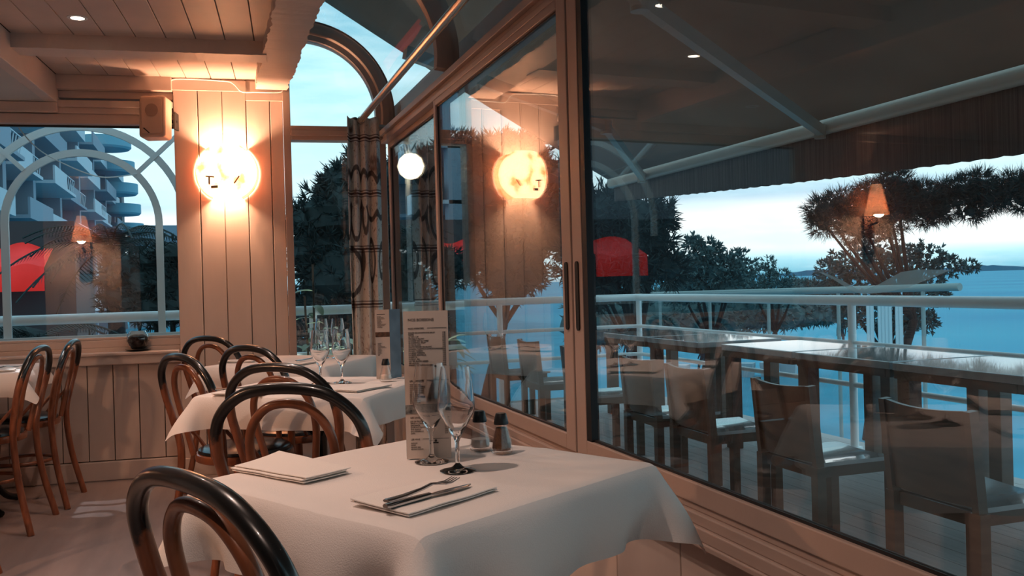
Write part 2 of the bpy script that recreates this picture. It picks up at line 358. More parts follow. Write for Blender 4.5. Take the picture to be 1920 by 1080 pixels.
# gap strip + recessed handles
m = MB(); m.box((1.094, 2.52, .64), (1.12, 2.556, 2.00)); m.build('window_gasket', GASK, P3, smooth=False)
def slot(parent, x, y, z0, z1):
    m = MB(); pr = rrect(.012, (z1 - z0) / 2, .011)
    m.prism(pr, 0, .004, Matrix.Translation((x, y, (z0 + z1) / 2)) @ Matrix(((0, 0, -1, 0), (1, 0, 0, 0), (0, 1, 0, 0), (0, 0, 0, 1))))
    o = m.build('handle', SLOT, parent); tag(o, 'black recessed pull handle')
slot(P2, 1.0885, 2.672, .975, 1.19); slot(P3, 1.0915, 2.592, .975, 1.19)
# quarter-round glass vault with ribs
m = MB(); rings = []
prof = [(.50, 2.762, .50, 2.768)] + [(CU + .54 * math.cos(R(a)), CZ + .54 * math.sin(R(a)), CU + .546 * math.cos(R(a)), CZ + .546 * math.sin(R(a))) for a in range(90, -7, -4)]
vs = []; fs = []
for y in (-5, 5.80):
    vs += [(a, y, b) for a, b, c, d in prof] + [(c, y, d) for a, b, c, d in prof]
n = len(prof)
for i in range(n - 1):
    fs += [(i, i + 1, 2 * n + i + 1, 2 * n + i), (n + i, 3 * n + i, 3 * n + i + 1, n + i + 1)]
vt = MB(); vt.add(vs, fs); vo = st(vt.build('window_7', VAULT))
for i, y in enumerate((4.17, 2.55, .9, -.8, -2.5)):
    m = MB(); rings = []
    for k in range(33):
        a = R(-8 + 98 * k / 32); c, s_ = math.cos(a), math.sin(a)
        rings.append([(CU + q * c, yy, CZ + q * s_) for q, yy in ((RI, y), (RO, y), (RO, y + .06), (RI, y + .06))])
    m.sweep(rings, None); m.box((.51, y, CZ + RI), (CU, y + .06, CZ + RO)); m.build('rib', TAUPE, vo, bevel=.003)
m = MB(); m.box((.49, -5, 2.40), (.52, 5.78, 2.80)); st(m.build('wall_upper', CREAM, smooth=False))
# other walls of the room
m = MB(Matrix.Rotation(R(90), 4, 'Z')); boards(m, -5, 6.3, .145, 0, 2.5, 5.2, .03); st(m.build('wall_left', CREAM, smooth=False)); m = MB(); m.box((-5.4, -5, 0), (-5.23, 6.4, 2.6)); st(m.build('wall_left', CREAM, smooth=False))
m = MB(); boards(m, -5.3, 1.2, .145, 0, 2.8, -4.2, .03); m.box((-5.3, -4.35, 0), (1.25, -4.2, 2.8)); st(m.build('wall_front', CREAM, smooth=False))
# house upper storey above the ceiling (keeps the sky off the ceiling)
m = MB(); m.box((-7.5, -6, 2.52), (.49, 5.75, 2.56)); st(m.build('ceiling', SOFF, smooth=False))
m = MB(); m.box((.3, -6, 2.82), (.49, 9.3, 4.6)); st(m.build('wall_upper', SOFF, smooth=False))

# ------------------------------------------------------------ lamps
def light(kind, name, loc, power, col, size=.03, parent=None, rot=None, spot=None):
    ld = bpy.data.lights.new(name, kind); ld.energy = power; ld.color = col
    if kind in ('POINT', 'SPOT'): ld.shadow_soft_size = size
    if kind == 'SPOT': ld.spot_size = spot; ld.spot_blend = .6
    o = bpy.data.objects.new(name, ld); COL.objects.link(o); o.location = loc
    if rot: o.rotation_euler = rot
    if parent is not None: o.parent = parent
    return o
WARM = (1, .55, .33)
def shade_mat(name, col, e, pat=True):
    m = bpy.data.materials.new(name); m.use_nodes = True; nt = m.node_tree; N = nt.nodes; L = nt.links; N.clear()
    o = N.new('ShaderNodeOutputMaterial'); em = N.new('ShaderNodeEmission'); tr = N.new('ShaderNodeBsdfTranslucent'); df = N.new('ShaderNodeBsdfDiffuse')
    tc = N.new('ShaderNodeTexCoord'); n = N.new('ShaderNodeTexNoise'); n.inputs['Scale'].default_value = 9; n.inputs['Detail'].default_value = 6; L.new(tc.outputs['Object'], n.inputs[0])
    r = N.new('ShaderNodeValToRGB'); r.color_ramp.elements[0].position = .36; r.color_ramp.elements[1].position = .47
    r.color_ramp.elements[0].color = (col[0] * .75, col[1] * .5, col[2] * .3, 1); r.color_ramp.elements[1].color = (*col, 1); L.new(n.outputs[0], r.inputs[0])
    for q in (em, tr, df): L.new(r.outputs[0], q.inputs[0])
    em.inputs[1].default_value = e
    a = N.new('ShaderNodeMixShader'); L.new(tr.outputs[0], a.inputs[1]); L.new(df.outputs[0], a.inputs[2]); b = N.new('ShaderNodeAddShader'); L.new(a.outputs[0], b.inputs[0]); L.new(em.outputs[0], b.inputs[1]); L.new(b.outputs[0], o.inputs[0])
    return m
SH1 = shade_mat('lit_painted_glass', (1, .82, .58), 1.1); SH2 = shade_mat('lit_paper_shade', (1, .6, .34), .8)
BULB = mat('bulb_glow', (1, .8, .6), .5, emit=(1, .72, .45), estr=30)
# round wall lamp on the pillar
t = empty('wall_sconce', W2(.150, 0, 1.85), RZ, 'round painted glass wall lamp glowing on the cream pillar', 'wall lamp')
def disc_pts(r, zmin, zmax, k, nn=48):
    out = []
    for i in range(nn):
        a = 2 * math.pi * i / nn; x, z = r * math.cos(a), r * math.sin(a); z = max(zmin, min(zmax, z)); out.append((x, z))
    return out
def curved_disc(r, zmin, zmax, depth, bow, th):
    m = MB(); nr = 8; nn = 48; vs = []; fs = []
    for s_ in (0, 1):
        for j in range(nr + 1):
            for i in range(nn):
                a = 2 * math.pi * i / nn; q = r * j / nr; x, z = q * math.cos(a), q * math.sin(a); z = max(zmin, min(zmax, z))
                y = -depth + bow * (x / r) ** 2 - s_ * th; vs.append((x, y, z))
    B = (nr + 1) * nn
    for s_ in (0, 1):
        for j in range(nr):
            for i in range(nn): fs.append((s_ * B + j * nn + i, s_ * B + j * nn + (i + 1) % nn, s_ * B + (j + 1) * nn + (i + 1) % nn, s_ * B + (j + 1) * nn + i))
    for i in range(nn): fs.append((nr * nn + i, nr * nn + (i + 1) % nn, B + nr * nn + (i + 1) % nn, B + nr * nn + i))
    m.add(vs, fs); return m
curved_disc(.178, -.155, .165, .115, .055, .004).build('glass_shade', SH1, t)
for a0, a1 in ((128, 242), (-62, 52)):      # side rims joining shade to wall
    m = MB(); vs = []; fs = []
    for k in range(17):
        a = R(a0 + (a1 - a0) * k / 16); x, z = .178 * math.cos(a), max(-.155, .178 * math.sin(a)); y = -.113 + .055 * (x / .178) ** 2
        vs += [(x, y, z), (x * 1.06, -.004, z * 1.03)]
    for k in range(16): fs.append((2 * k, 2 * k + 1, 2 * k + 3, 2 * k + 2))
    m.add(vs, fs); m.build('shade_rim', SH2, t, solid=.003)
m = MB(); m.lathe([(0, 0), (.045, 0), (.045, .012), (0, .012)], M=Matrix.Rotation(R(90), 4, 'X')); m.build('wall_plate', TAUPE, t)
m = MB(); m.bar((.075, -.120, -.03), (.045, -.123, -.075), .008, .004, (0, 1, 0)); m.bar((-.10, -.104, -.03), (-.10, -.104, -.08), .010, .004, (0, 1, 0)); m.bar((-.12, -.1, -.03), (-.07, -.111, -.035), .008, .008); m.bar((-.09, -.107, -.096), (-.05, -.115, -.094), .016, .006, (0, 1, 0)); m.bar((-.14, -.086, -.106), (.14, -.086, -.106), .003, .003); m.build('painted_motif', mat('painted_motif', (.5, .3, .16), .6), t)
m = MB(); m.lathe([(0, -.03), (.018, -.02), (.022, 0), (.015, .022), (0, .03)], c=(0, -.05, 0)); m.build('bulb', BULB, t)
light('POINT', 'bulb_light', (0, -.062, .055), 33, WARM, .035, t)
light('POINT', 'bulb_light', (0, -.062, -.07), 10, WARM, .03, t)
# conical sconce on a panelled column left of the camera (seen mirrored in the left window)
def shade_sconce(loc, rz, label, power):
    t = empty('wall_sconce', loc, rz, label, 'wall lamp')
    m = MB(); m.lathe([(.04, .23), (.095, -.02)], 32, c=(0, -.11, 0)); m.build('lamp_shade', SH2, t, solid=.002)
    m = MB(); m.box((-.055, -.03, -.34), (.055, 0, -.02)); m.tube([(0, -.02, -.1), (0, -.11, -.08), (0, -.11, .02)], .012); m.build('bracket', mat('dark_carved_wood', (.12, .05, .03), .5, noise=.5, nscale=30), t, bevel=.01)
    m = MB(); m.lathe([(0, -.03), (.02, -.02), (.02, .02), (0, .035)], c=(0, -.11, .06)); m.build('bulb', BULB, t)
    light('POINT', 'bulb_light', (0, -.13, .0), power, WARM, .04, t)
    return t
CX_, CY_ = -1.79, 2.02
m = MB(); 
m.box((CX_ - .36, CY_ - .36, 0), (CX_ + .36, CY_ + .33, 2.27)); M180 = Matrix.Translation((CX_, CY_ + .36, 0)) @ Matrix.Rotation(R(180), 4, 'Z'); boards(MBx := MB(M180), -.36, .36, .145, 0, 2.27, 0, .03); 
st(m.build('wall_column', CREAM, smooth=False, bevel=.004)); st(MBx.build('wall_column', CREAM, smooth=False, bevel=.002))
shade_sconce((CX_ + .03, CY_ + .362, 1.66), R(180), 'wall lamp with conical shade on the panelled column, mirrored in the left window', 60)
shade_sconce((-.9, -1.2, 1.75), R(-90), 'wall lamp with conical shade on the partition behind the diners', 210)
m = MB(); m.box((-1.1, -1.6, 0), (-.91, -.8, 2.27)); st(m.build('wall_column', CREAM, smooth=False, bevel=.004))
shade_sconce(W2(-3.0, .03, 1.62), RZ, 'conical orange wall lamp on the back wall left of the window', 14)
# recessed downlights
def downlight(loc, rz, label, p):
    t = empty('recessed_downlight', loc, rz, label, 'ceiling spotlight', 'recessed ceiling spotlights')
    m = MB(); m.lathe([(.030, .0), (.030, -.004), (.046, -.003), (.046, 0)], 32); m.build('trim_ring', WHITEM, t)
    m = MB(); m.lathe([(0, -.001), (.029, -.001), (.029, -.0035), (0, -.0035)], 32); m.build('lens', mat('lit_lens', (1, 1, 1), .5, emit=(1, .8, .62), estr=9), t)
    light('SPOT', 'spot_light', (0, 0, -.012), p, (1, .72, .6), .03, t, None, R(120))
downlight((-.534, 4.69, 2.43), 0, 'round lit ceiling spotlight between the boards at upper left', 10)
downlight((-.20, 1.7, 2.43), 0, 'lit ceiling spotlight above the front table', 36)
downlight((-.45, 3.2, 2.43), 0, 'lit ceiling spotlight above the middle tables', 22)
downlight((.12, 3.85, 2.43), 0, 'unseen added spotlight brightening the middle and far tables', 34)  # extra spot added above the view to brighten these tables and the curtain
downlight((-.514, .1, 2.43), 0, 'lit ceiling spotlight behind the camera', 40)
downlight((-2.6, 2.6, 2.27), 0, 'lit ceiling spotlight in the low plaster soffit', 14)

t = empty('recessed_downlight', (-1.3, 5.25, 2.27), 0, 'unseen added spotlight throwing a small bright patch on the floor by the window', 'ceiling spotlight', 'recessed ceiling spotlights')  # spotlight added out of view only to make the floor patch
m = MB(); m.lathe([(.030, .0), (.030, -.004), (.046, -.003), (.046, 0)], 32); m.build('trim_ring', WHITEM, t)
sp_ = light('SPOT', 'spot_light', (0, 0, -.012), 60, (.9, .95, 1), .015, t, None, R(11)); sp_.data.spot_blend = .2
sp_.rotation_euler = Vector((.72, -.03, -2.27)).to_track_quat('-Z', 'Y').to_euler()
# ------------------------------------------------------------ loudspeaker, cable, rod, curtain, bowl
t = empty('loudspeaker', W2(-.245, -.10, 2.165), RZ + R(-12), 'small beige wall loudspeaker hung beside the pillar above the window', 'loudspeaker')
t.rotation_euler = (R(-4), R(0), RZ - R(14))
m = MB(); m.prism(rrect(.078, .125, .02), -.06, .055, Matrix.Rotation(R(90), 4, 'X')); b_ = m.build('cabinet', SPK, t, bevel=.012)
m = MB(); m.prism(rrect(.06, .105, .012), .0551, .060, Matrix.Rotation(R(90), 4, 'X')); fp = m.build('front_panel', SPK, t, bevel=.002)
m = MB(); m.lathe([(0, .0605), (.038, .0605), (.038, .063), (0, .064)], 32, M=Matrix.Translation((0, 0, .035)) @ Matrix.Rotation(R(90), 4, 'X')); m.build('driver_grille', SPKG, fp)
m = MB(); m.bar((-.045, -.0615, -.072), (-.012, -.0615, -.102), .006, .004, (0, 1, 0)); m.build('dark_stripe', SLOT, fp, smooth=False)
m = MB(); m.tube([(.03, .05, 0), (.075, .09, 0), (.09, .10, 0)], .012, 10); m.box((.082, .06, -.05), (.092, .14, .05)); m.build('bracket', BLKP, t)
pts = [W2(-.165, -.02, 2.385), W2(-.13, -.02, 2.42), W2(.14, -.02, 2.415), W2(.20, -.02, 2.40), W2(.25, -.02, 2.352), W2(.33, -.026, 2.35), W2(.47, -.026, 2.352), W2(.50, -.026, 2.372)]
m = MB(); m.tube(catmull(pts, 5), .004, 8); tag(m.build('cable', WHITEM), 'thin white cable running along the top of the pillar', 'cable')
p0 = Vector((.93, 5.56, 2.146)); p1 = Vector((.95, -1.5, 2.275))
m = MB(); m.tube([p0, p1], .02, 20); ro = m.build('curtain_rod', ALU); tag(ro, 'long metal curtain rod sloping along the glazed wall', 'curtain rod')
m = MB(); m.lathe([(0, 0), (.024, 0), (.024, .03), (0, .03)], 20, c=(0, 0, 0), M=Matrix.Translation(p0) @ Matrix.Rotation(R(90), 4, 'X')); m.build('end_cap', ALU, ro)
for y in (2.58, .93, -.77):
    m = MB(); zz = 2.146 + (5.56 - y) * .0183; m.tube([(.935, y, zz - .01), (1.0, y, zz - .005), (1.085, y, 2.105)], .007, 8); m.build('bracket', TAUPE, ro)

def curtain_mat():
    m = bpy.data.materials.new('printed_toile'); m.use_nodes = True; nt = m.node_tree; N = nt.nodes; L = nt.links
    b = N['Principled BSDF']; b.inputs['Roughness'].default_value = .9
    tc = N.new('ShaderNodeTexCoord'); mp = N.new('ShaderNodeMapping'); mp.inputs['Scale'].default_value = (9, 9, 5); L.new(tc.outputs['Object'], mp.inputs[0])
    def ramp(src, stops):
        r = N.new('ShaderNodeValToRGB'); e = r.color_ramp.elements; e[0].position, e[1].position = stops[0][0], stops[-1][0]; e[0].color = (*stops[0][1], 1); e[1].color = (*stops[-1][1], 1)
        for p, c in stops[1:-1]: q = e.new(p); q.color = (*c, 1)
        L.new(src, r.inputs[0]); return r.outputs[0]
    def mixc(f, a_, b_):
        x = N.new('ShaderNodeMix'); x.data_type = 'RGBA'; L.new(f, x.inputs[0])
        for i, v in ((6, a_), (7, b_)):
            if isinstance(v, tuple): x.inputs[i].default_value = (*v, 1)
            else: L.new(v, x.inputs[i])
        return x.outputs[2]
    n = N.new('ShaderNodeTexNoise'); n.inputs['Scale'].default_value = 3.6; n.inputs['Detail'].default_value = 9; n.inputs['Roughness'].default_value = .75; n.inputs['Distortion'].default_value = 1.6; L.new(mp.outputs[0], n.inputs[0])
    base = ramp(n.outputs[0], [(.32, (.2, .08, .05)), (.39, (.5, .32, .24)), (.46, (.88, .76, .66))])
    n2 = N.new('ShaderNodeTexNoise'); n2.inputs['Scale'].default_value = .9; n2.inputs['Detail'].default_value = 3; L.new(mp.outputs[0], n2.inputs[0])
    c1 = mixc(ramp(n2.outputs[0], [(.60, (0, 0, 0)), (.66, (.8, .8, .8))]), base, (.15, .065, .045))
    sx = N.new('ShaderNodeSeparateXYZ'); L.new(tc.outputs['Object'], sx.inputs[0])
    md = N.new('ShaderNodeMath'); md.operation = 'PINGPONG'; md.inputs[1].default_value = .17; L.new(sx.outputs['Z'], md.inputs[0])
    band = ramp(md.outputs[0], [(0.0, (1, 1, 1)), (.006, (1, 1, 1)), (.0065, (0, 0, 0)), (.014, (0, 0, 0)), (.0145, (.8, .8, .8)), (.02, (.8, .8, .8)), (.0205, (0, 0, 0))])
    c3 = mixc(band, c1, (.13, .06, .045))
    v = N.new('ShaderNodeTexVoronoi'); v.inputs['Scale'].default_value = .62; L.new(mp.outputs[0], v.inputs['Vector'])
    oval = ramp(v.outputs['Distance'], [(.0, (0, 0, 0)), (.40, (0, 0, 0)), (.42, (.9, .9, .9)), (.5, (.9, .9, .9)), (.52, (0, 0, 0))])
    L.new(mixc(oval, c3, (.08, .05, .045)), b.inputs['Base Color']); return m
vs = []; fs = []; nz_ = 40; nx = 48
for j in range(nz_ + 1):
    z = 2.165 - (2.165 - .12) * j / nz_
    for i in range(nx + 1):
        s_ = i / nx; u = .868 + .195 * s_ + .004 * math.sin(9 * s_ + z * 3); v = -.20 + .028 * math.sin(s_ * 2 * math.pi * 3.2 + .4 * math.sin(z * 2)) * (1 if s_ > .2 else 1.5) - .03 * s_ + .012 * math.sin(z * 2.2)
        if s_ < .18: v -= (.18 - s_) * .35
        vs.append((u, v, z))
for j in range(nz_):
    for i in range(nx): a = j * (nx + 1) + i; fs.append((a, a + 1, a + nx + 2, a + nx + 1))
m = MB(RM); m.add(vs, fs); cu = m.build('curtain', curtain_mat(), solid=.003); tag(cu, 'narrow gathered curtain printed with brown antique figures, hanging before the end window', 'curtain')
m = MB(); m.lathe([(0, 0), (.055, 0), (.072, .008), (.074, .011), (.054, .005), (0, .004)], 32, c=(0, 0, 0)); 
bw = empty('glass_bowl', W2(-.40, .035, .776), 0, 'round clear glass bowl filled with grey pebbles on the window sill', 'bowl'); m.build('saucer', BGLASS, bw)
m = MB(); m.lathe([(0, .012), (.035, .012), (.055, .03), (.066, .06), (.062, .095), (.046, .122), (.044, .121), (.059, .094), (.063, .06), (.052, .032), (.033, .016), (0, .016)], 32); m.build('bowl', BGLASS, bw)
m = MB(); m.lathe([(0, .018), (.033, .018), (.051, .034), (.0605, .06), (.056, .085), (.03, .098), (0, .1)], 24); m.build('pebble_fill', mat('grey_pebbles', (.2, .18, .16), .8, noise=.6, nscale=70, bump=.8, bscale=60), bw)

# ------------------------------------------------------------ bentwood chair
OUT = [(.205, -.27, 0), (.178, -.215, .25), (.172, -.195, .46), (.196, -.215, .60), (.210, -.238, .70), (.190, -.262, .79), (.115, -.278, .853), (0, -.284, .87)]
INN = [(.085, -.185, .455), (.100, -.205, .56), (.118, -.228, .67), (.108, -.248, .755), (.062, -.262, .812), (0, -.268, .828)]
def mirror(H): return H + [(-x, y, z) for x, y, z in H[-2::-1]]
def make_chair(label):
    t = empty('bentwood_chair', (0, 0, 0), 0, label, 'chair', None)
    m = MB(); m.tube(catmull(mirror(OUT), 8), .016, 14); m.build('back_hoop', BENT, t)
    m = MB(); m.tube(catmull(mirror(INN), 8), .0125, 12); o = m.build('inner_hoop', BROWN, t); tag(o, 'brown inner loop of the back')
    m = MB(); m.lathe([(0, .425), (.185, .425), (.197, .43), (.2, .445), (.197, .458), (.18, .462), (0, .462)], 40); sr = m.build('seat', BROWN, t)
    m = MB(); m.lathe([(.188, .4625), (.186, .474), (.16, .484), (.08, .490), (0, .491)], 40); m.lathe([(0, .4624), (.188, .4625)], 40); tag(m.build('seat_pad', VINYL, sr), 'shiny black seat pad')
    for s_ in (-1, 1):
        m = MB(); m.tube(catmull([(s_ * .135, .135, .43), (s_ * .15, .155, .3), (s_ * .165, .18, .12), (s_ * .178, .2, 0)], 4), [.019] * 6 + [.014] * 7, 12); m.build('front_leg', BROWN, t)
    ring = [(.150 * math.cos(R(a)), .150 * math.sin(R(a)) - .01, .24) for a in range(0, 360, 10)]
    m = MB(); m.tube(ring, .0095, 10, closed=True); m.build('leg_ring', BROWN, t)
    for s_ in (-1, 1):
        m = MB(); m.tube(catmull([(s_ * .176, -.2, .60), (s_ * .168, -.13, .52), (s_ * .16, -.09, .462)], 4), .008, 8); m.build('hip_brace', BENT, t)
    return t
ch0 = make_chair('tmp')
chairs = [  # x, y, heading deg, label
    (.232, 1.541, -62.6, 'nearest bentwood chair in the foreground, black-topped hoop at the left of the front table'),
    (.314, 2.688, -27, 'bentwood chair just behind the front table, its wide black arch facing the camera'),
    (.385, 3.332, -38, 'bentwood chair pushed against the near side of the middle table'),
    (.39, 4.38, -51.7, 'bentwood chair at the near side of the far table'),
    (.20, 5.42, -45, 'farthest bentwood chair standing against the panelled pillar'),
    (.14, 3.97, -62, 'bentwood chair at the left of the middle table with light shining on its black seat'),
    (-.97, 5.50, 85.4, 'bentwood chair seen from the side under the left window, closest to the window'),
    (-1.05, 5.0, 83, 'bentwood chair seen from the side at the left, second from the window'),
    (-1.12, 4.0, 84, 'bentwood chair at the left edge, third from the window'),
]
for i, (x, y, a, lb) in enumerate(chairs):
    o = ch0 if i == 0 else copy_tree(ch0)
    o.location = (x, y, 0); o.rotation_euler = (0, 0, R(a)); o['label'] = lb; o['group'] = 'bentwood chairs in the dining room'
    o.scale = (1.09, 1.08, .985) if i == 0 else (1, 1, 1)

# ------------------------------------------------------------ tables and cloths
def make_table(label):
    t = empty('pedestal_table', (0, 0, 0), 0, label, 'table', 'dining tables under cloths')
    m = MB(); m.prism(rrect(.335, .335, .03), .716, .736); m.build('table_top', BROWN, t, bevel=.004)
    m = MB(); m.lathe([(0, .10), (.05, .10), (.032, .2), (.028, .62), (.04, .69), (.07, .705), (.07, .7155), (0, .7155)], 20); m.build('pedestal', BLACKP, t)
    for k in range(4):
        a = R(45 + 90 * k); c, s_ = math.cos(a), math.sin(a)
        m = MB(); m.tube(catmull([(.02 * c, .02 * s_, .18), (.12 * c, .12 * s_, .16), (.22 * c, .22 * s_, .05), (.29 * c, .29 * s_, .018)], 4), .018, 10); m.build('foot', BLACKP, t)
    for k in range(4):
        a = R(45 + 90 * k); c, s_ = math.cos(a), math.sin(a)
        m = MB(); m.tube(catmull([(.025 * c, .025 * s_, .56), (.08 * c, .08 * s_, .62), (.20 * c, .20 * s_, .703)], 4), .013, 8); m.build('brace', BLACKP, t)
    return t
def cloth(half, h, seed, n=50, top=.743, steps=300):
    rng = np.random.default_rng(seed)
    gx, gy = np.meshgrid(np.linspace(-h, h, n), np.linspace(-h, h, n), indexing='ij')
    P = np.stack([gx, gy, np.full_like(gx, top + .002)], -1); rest = P.copy(); P[..., 2] += rng.normal(size=P.shape[:2]) * .0012
    pin = (abs(gx) < half - .012) & (abs(gy) < half - .012); V = np.zeros_like(P); dt = .012; w = np.where(pin, 0., 1.); P0 = P.copy(); P0[..., 2] = top + .002
    cons = [(1, 0, 1), (0, 1, 1), (1, 1, .8), (1, -1, .8), (2, 0, .25), (0, 2, .25), (4, 0, .06), (0, 4, .06), (6, 0, .03), (0, 6, .03), (3, 3, .06), (3, -3, .06)]
    def sl(di, dj): return (slice(0, n - di), slice(max(0, -dj), n - max(0, dj))), (slice(di, n), slice(max(0, dj), n - max(0, -dj)))
    R0 = {(a, b): np.linalg.norm(rest[sl(a, b)[0]] - rest[sl(a, b)[1]], axis=-1) for a, b, _ in cons}
    for s_ in range(steps):
        V[..., 2] -= 9.8 * dt * w; V *= .95; Q = P + V * dt * w[..., None]
        for it in range(8):
            for di, dj, k in cons:
                a, b = sl(di, dj); D = Q[b] - Q[a]; l = np.linalg.norm(D, axis=-1); wa, wb = w[a], w[b]; ws = wa + wb; ws = np.where(ws == 0, 1, ws)
                c = (k * .5 * (l - R0[(di, dj)]) / (l * ws))[..., None] * D
                if di + abs(dj) > 2 or 2 in (di, dj): c = c * (l < R0[(di, dj)] * .995)[..., None]
                Q[a] = Q[a] + c * wa[..., None]; Q[b] = Q[b] - c * wb[..., None]
            ins = (abs(Q[..., 0]) < half) & (abs(Q[..., 1]) < half) & (Q[..., 2] < top) & (Q[..., 2] > top - .02); Q[..., 2] = np.where(ins, top, Q[..., 2])
        Q[pin] = P0[pin]; V = (Q - P) / dt; P = Q
    X, Y = P[..., 0], P[..., 1]      # press creases and rumples on the top
    P[..., 2] += .0010 * (np.sin(X * 23 + seed) * np.sin(Y * 17 + 2 * seed) + 1) + .0022 * np.exp(-((X - .02) / .008) ** 2) + .0022 * np.exp(-((Y + .05) / .008) ** 2)
    fr = np.clip((.74 - P[..., 2]) / .12, 0, 1)
    P[..., 0] += fr * .010 * np.sin(Y * 19 + seed) * np.sign(X) * (abs(X) > half); P[..., 1] += fr * .010 * np.sin(X * 17 + seed) * np.sign(Y) * (abs(Y) > half)
    m = MB(); vs = P.reshape(-1, 3).tolist(); fs = [(i * n + j, (i + 1) * n + j, (i + 1) * n + j + 1, i * n + j + 1) for i in range(n - 1) for j in range(n - 1)]
    m.add(vs, fs); return m
tabs = [(.425, 1.83, 30, 'square pedestal table in the foreground under a white cloth', 'white linen cloth draped over the front table by the glazed wall', 3),
        (.41, 3.62, 57, 'square pedestal table in the middle of the row along the glazed wall', 'white linen cloth draped over the middle table of the row', 8),
        (.44, 4.96, 57, 'square pedestal table at the far end of the row near the pillar', 'white linen cloth draped over the far table near the pillar', 12),
        (-1.22, 5.42, 0, 'square pedestal table below the left window', 'white linen cloth over the table below the left window', 15),
        (-1.42, 4.42, -4, 'square pedestal table at the left edge of the room', 'white linen cloth whose corner shows at the left edge', 17)]
T0 = None; TBL = []
for x, y, a, lt, lc, sd in tabs:
    if T0 is None: T0 = make_table(lt); o = T0
    else: o = copy_tree(T0)
    o.location = (x, y, 0); o.rotation_euler = (0, 0, R(a)); o['label'] = lt
    c = cloth(.345, .472 if sd == 3 else .445, sd).build('tablecloth', CLOTH, None, sub=1, fix=False)
    c.location = (x, y, 0); c.rotation_euler = (0, 0, R(a)); tag(c, lc, 'tablecloth', 'white tablecloths')
TZ = .7475
# ------------------------------------------------------------ tableware
def wine_glass():
    t = empty('wine_glass')
    prof = [(0, 0), (.036, 0), (.037, .0015), (.03, .004), (.012, .008), (.0045, .016), (.004, .035), (.0045, .06), (.0085, .070), (.022, .094), (.036, .120), (.0385, .128), (.0378, .145), (.0345, .18), (.0292, .214), (.0282, .214), (.0333, .18), (.0365, .145), (.0372, .129), (.0346, .1215), (.020, .096), (.007, .076), (0, .073)]
    m = MB(); m.lathe(prof, 40); m.build('glass_bowl_and_stem', BGLASS, t); return t
g0 = None
glasses = [(0.479, 1.793, 'nearer of the two wine glasses on the front table, on the right'), (0.453, 1.911, 'wine glass on the front table, just left of and behind its twin'),
           (.425, 3.665, 'left wine glass of the pair on the middle table'), (.507, 3.645, 'right wine glass of the pair on the middle table'),
           (.59, 4.985, 'left wine glass on the far table, before the end window'), (.672, 4.95, 'right wine glass on the far table, beside the curtain')]
for x, y, lb in glasses:
    if g0 is None: g0 = wine_glass(); o = g0
    else: o = copy_tree(g0)
    o.location = (x, y, TZ); tag(o, lb, 'wine glass', 'empty stemmed wine glasses')
TGL = glass_pane('clear_shaker_glass', (.98, .985, .985), 1.3)
def shaker(loc, label, fill, fh, name):
    t = empty(name, loc, 0, label, 'shaker')
    m = MB(); pr = [(0, 0), (.020, 0), (.0245, .004), (.026, .014), (.024, .026), (.0145, .062), (.013, .07), (.0115, .07), (.0125, .061), (.022, .026), (.0235, .014), (.021, .008), (0, .007)]
    m.lathe(pr, 10); m.build('glass_body', TGL, t, smooth=False)
    m = MB(); rr = .0225 if fh < .04 else None
    p2 = [(0, .0078), (.0195, .0085), (.022, .014), (.0205, .0265)]
    if fh > .04: p2 += [(.0125, .058), (0, .06)]
    else: p2 += [(0, .0275)]
    m.lathe(p2, 10); m.build('filling', fill, t)
    m = MB(); m.lathe([(0, .0655), (.0165, .0655), (.0165, .07), (.0125, .088), (.011, .0905), (0, .0905)], 20); m.build('black_cap', BLKP, t)
    return t
SALT = mat('salt_grains', (.8, .68, .6), .9); PEPP = mat('ground_pepper', (.2, .09, .045), .9, noise=.5, nscale=300)
shaker((.587, 1.993, TZ), 'faceted glass salt shaker with black cap on the front table', SALT, .03, 'salt_shaker')
shaker((.62, 1.935, TZ), 'faceted glass shaker full of brown pepper beside the salt on the front table', PEPP, .06, 'pepper_shaker')
shaker((.675, 3.60, TZ), 'small glass shaker standing before the menu on the middle table', SALT, .03, 'salt_shaker')

def napkin(c, ang, w, d, label, layers=3, curl=0.0, z=TZ):
    t = empty('folded_napkin', (c[0], c[1], z), ang, label, 'napkin', 'folded linen napkins')
    th = .0042
    def zf(x, y): 
        e = curl * max(0, (y / d + .5)) ** 2 * max(0, .5 - x / w)
        return e + .0006 * math.sin(x * 50) * math.cos(y * 40)
    for k in range(layers):
        m = MB(); nx, ny = 18, 12; vs = []; fs = []; sh = .002 * k * (-1) ** k
        for s_ in (0, 1):
            for i in range(nx + 1):
                for j in range(ny + 1):
                    x = -w / 2 + w * i / nx + sh; y = -d / 2 + d * j / ny + sh
                    edge = min(i, nx - i, j, ny - j); q = 0 if edge > 0 else .0012
                    vs.append((x, y, k * (th + .0003) + .0006 + (q if s_ == 0 else th - q) + zf(x, y)))
        B = (nx + 1) * (ny + 1)
        for i in range(nx):
            for j in range(ny):
                a = i * (ny + 1) + j; fs += [(a, a + 1, a + ny + 2, a + ny + 1), (B + a, B + a + ny + 1, B + a + ny + 2, B + a + 1)]
        for i in range(nx): 
            for j in (0, ny): a = i * (ny + 1) + j; fs.append((a, a + ny + 1, B + a + ny + 1, B + a))
        for j in range(ny):
            for i in (0, nx): a = i * (ny + 1) + j; fs.append((a, a + 1, B + a + 1, B + a))
        m.add(vs, fs); m.build('linen_fold', NAPK, t)
    return t
n1 = napkin((.155, 1.935), math.atan2(-.232, .15), .235, .115, 'folded white napkin at the left of the front table, empty of cutlery', 3, .012)
n2 = napkin((.364, 1.590), R(32), .225, .145, 'folded white napkin under the knife and fork on the front table', 2, .006)
napkin((.13, 3.47), R(-35), .2, .12, 'folded napkin at the left corner of the middle table', 2)
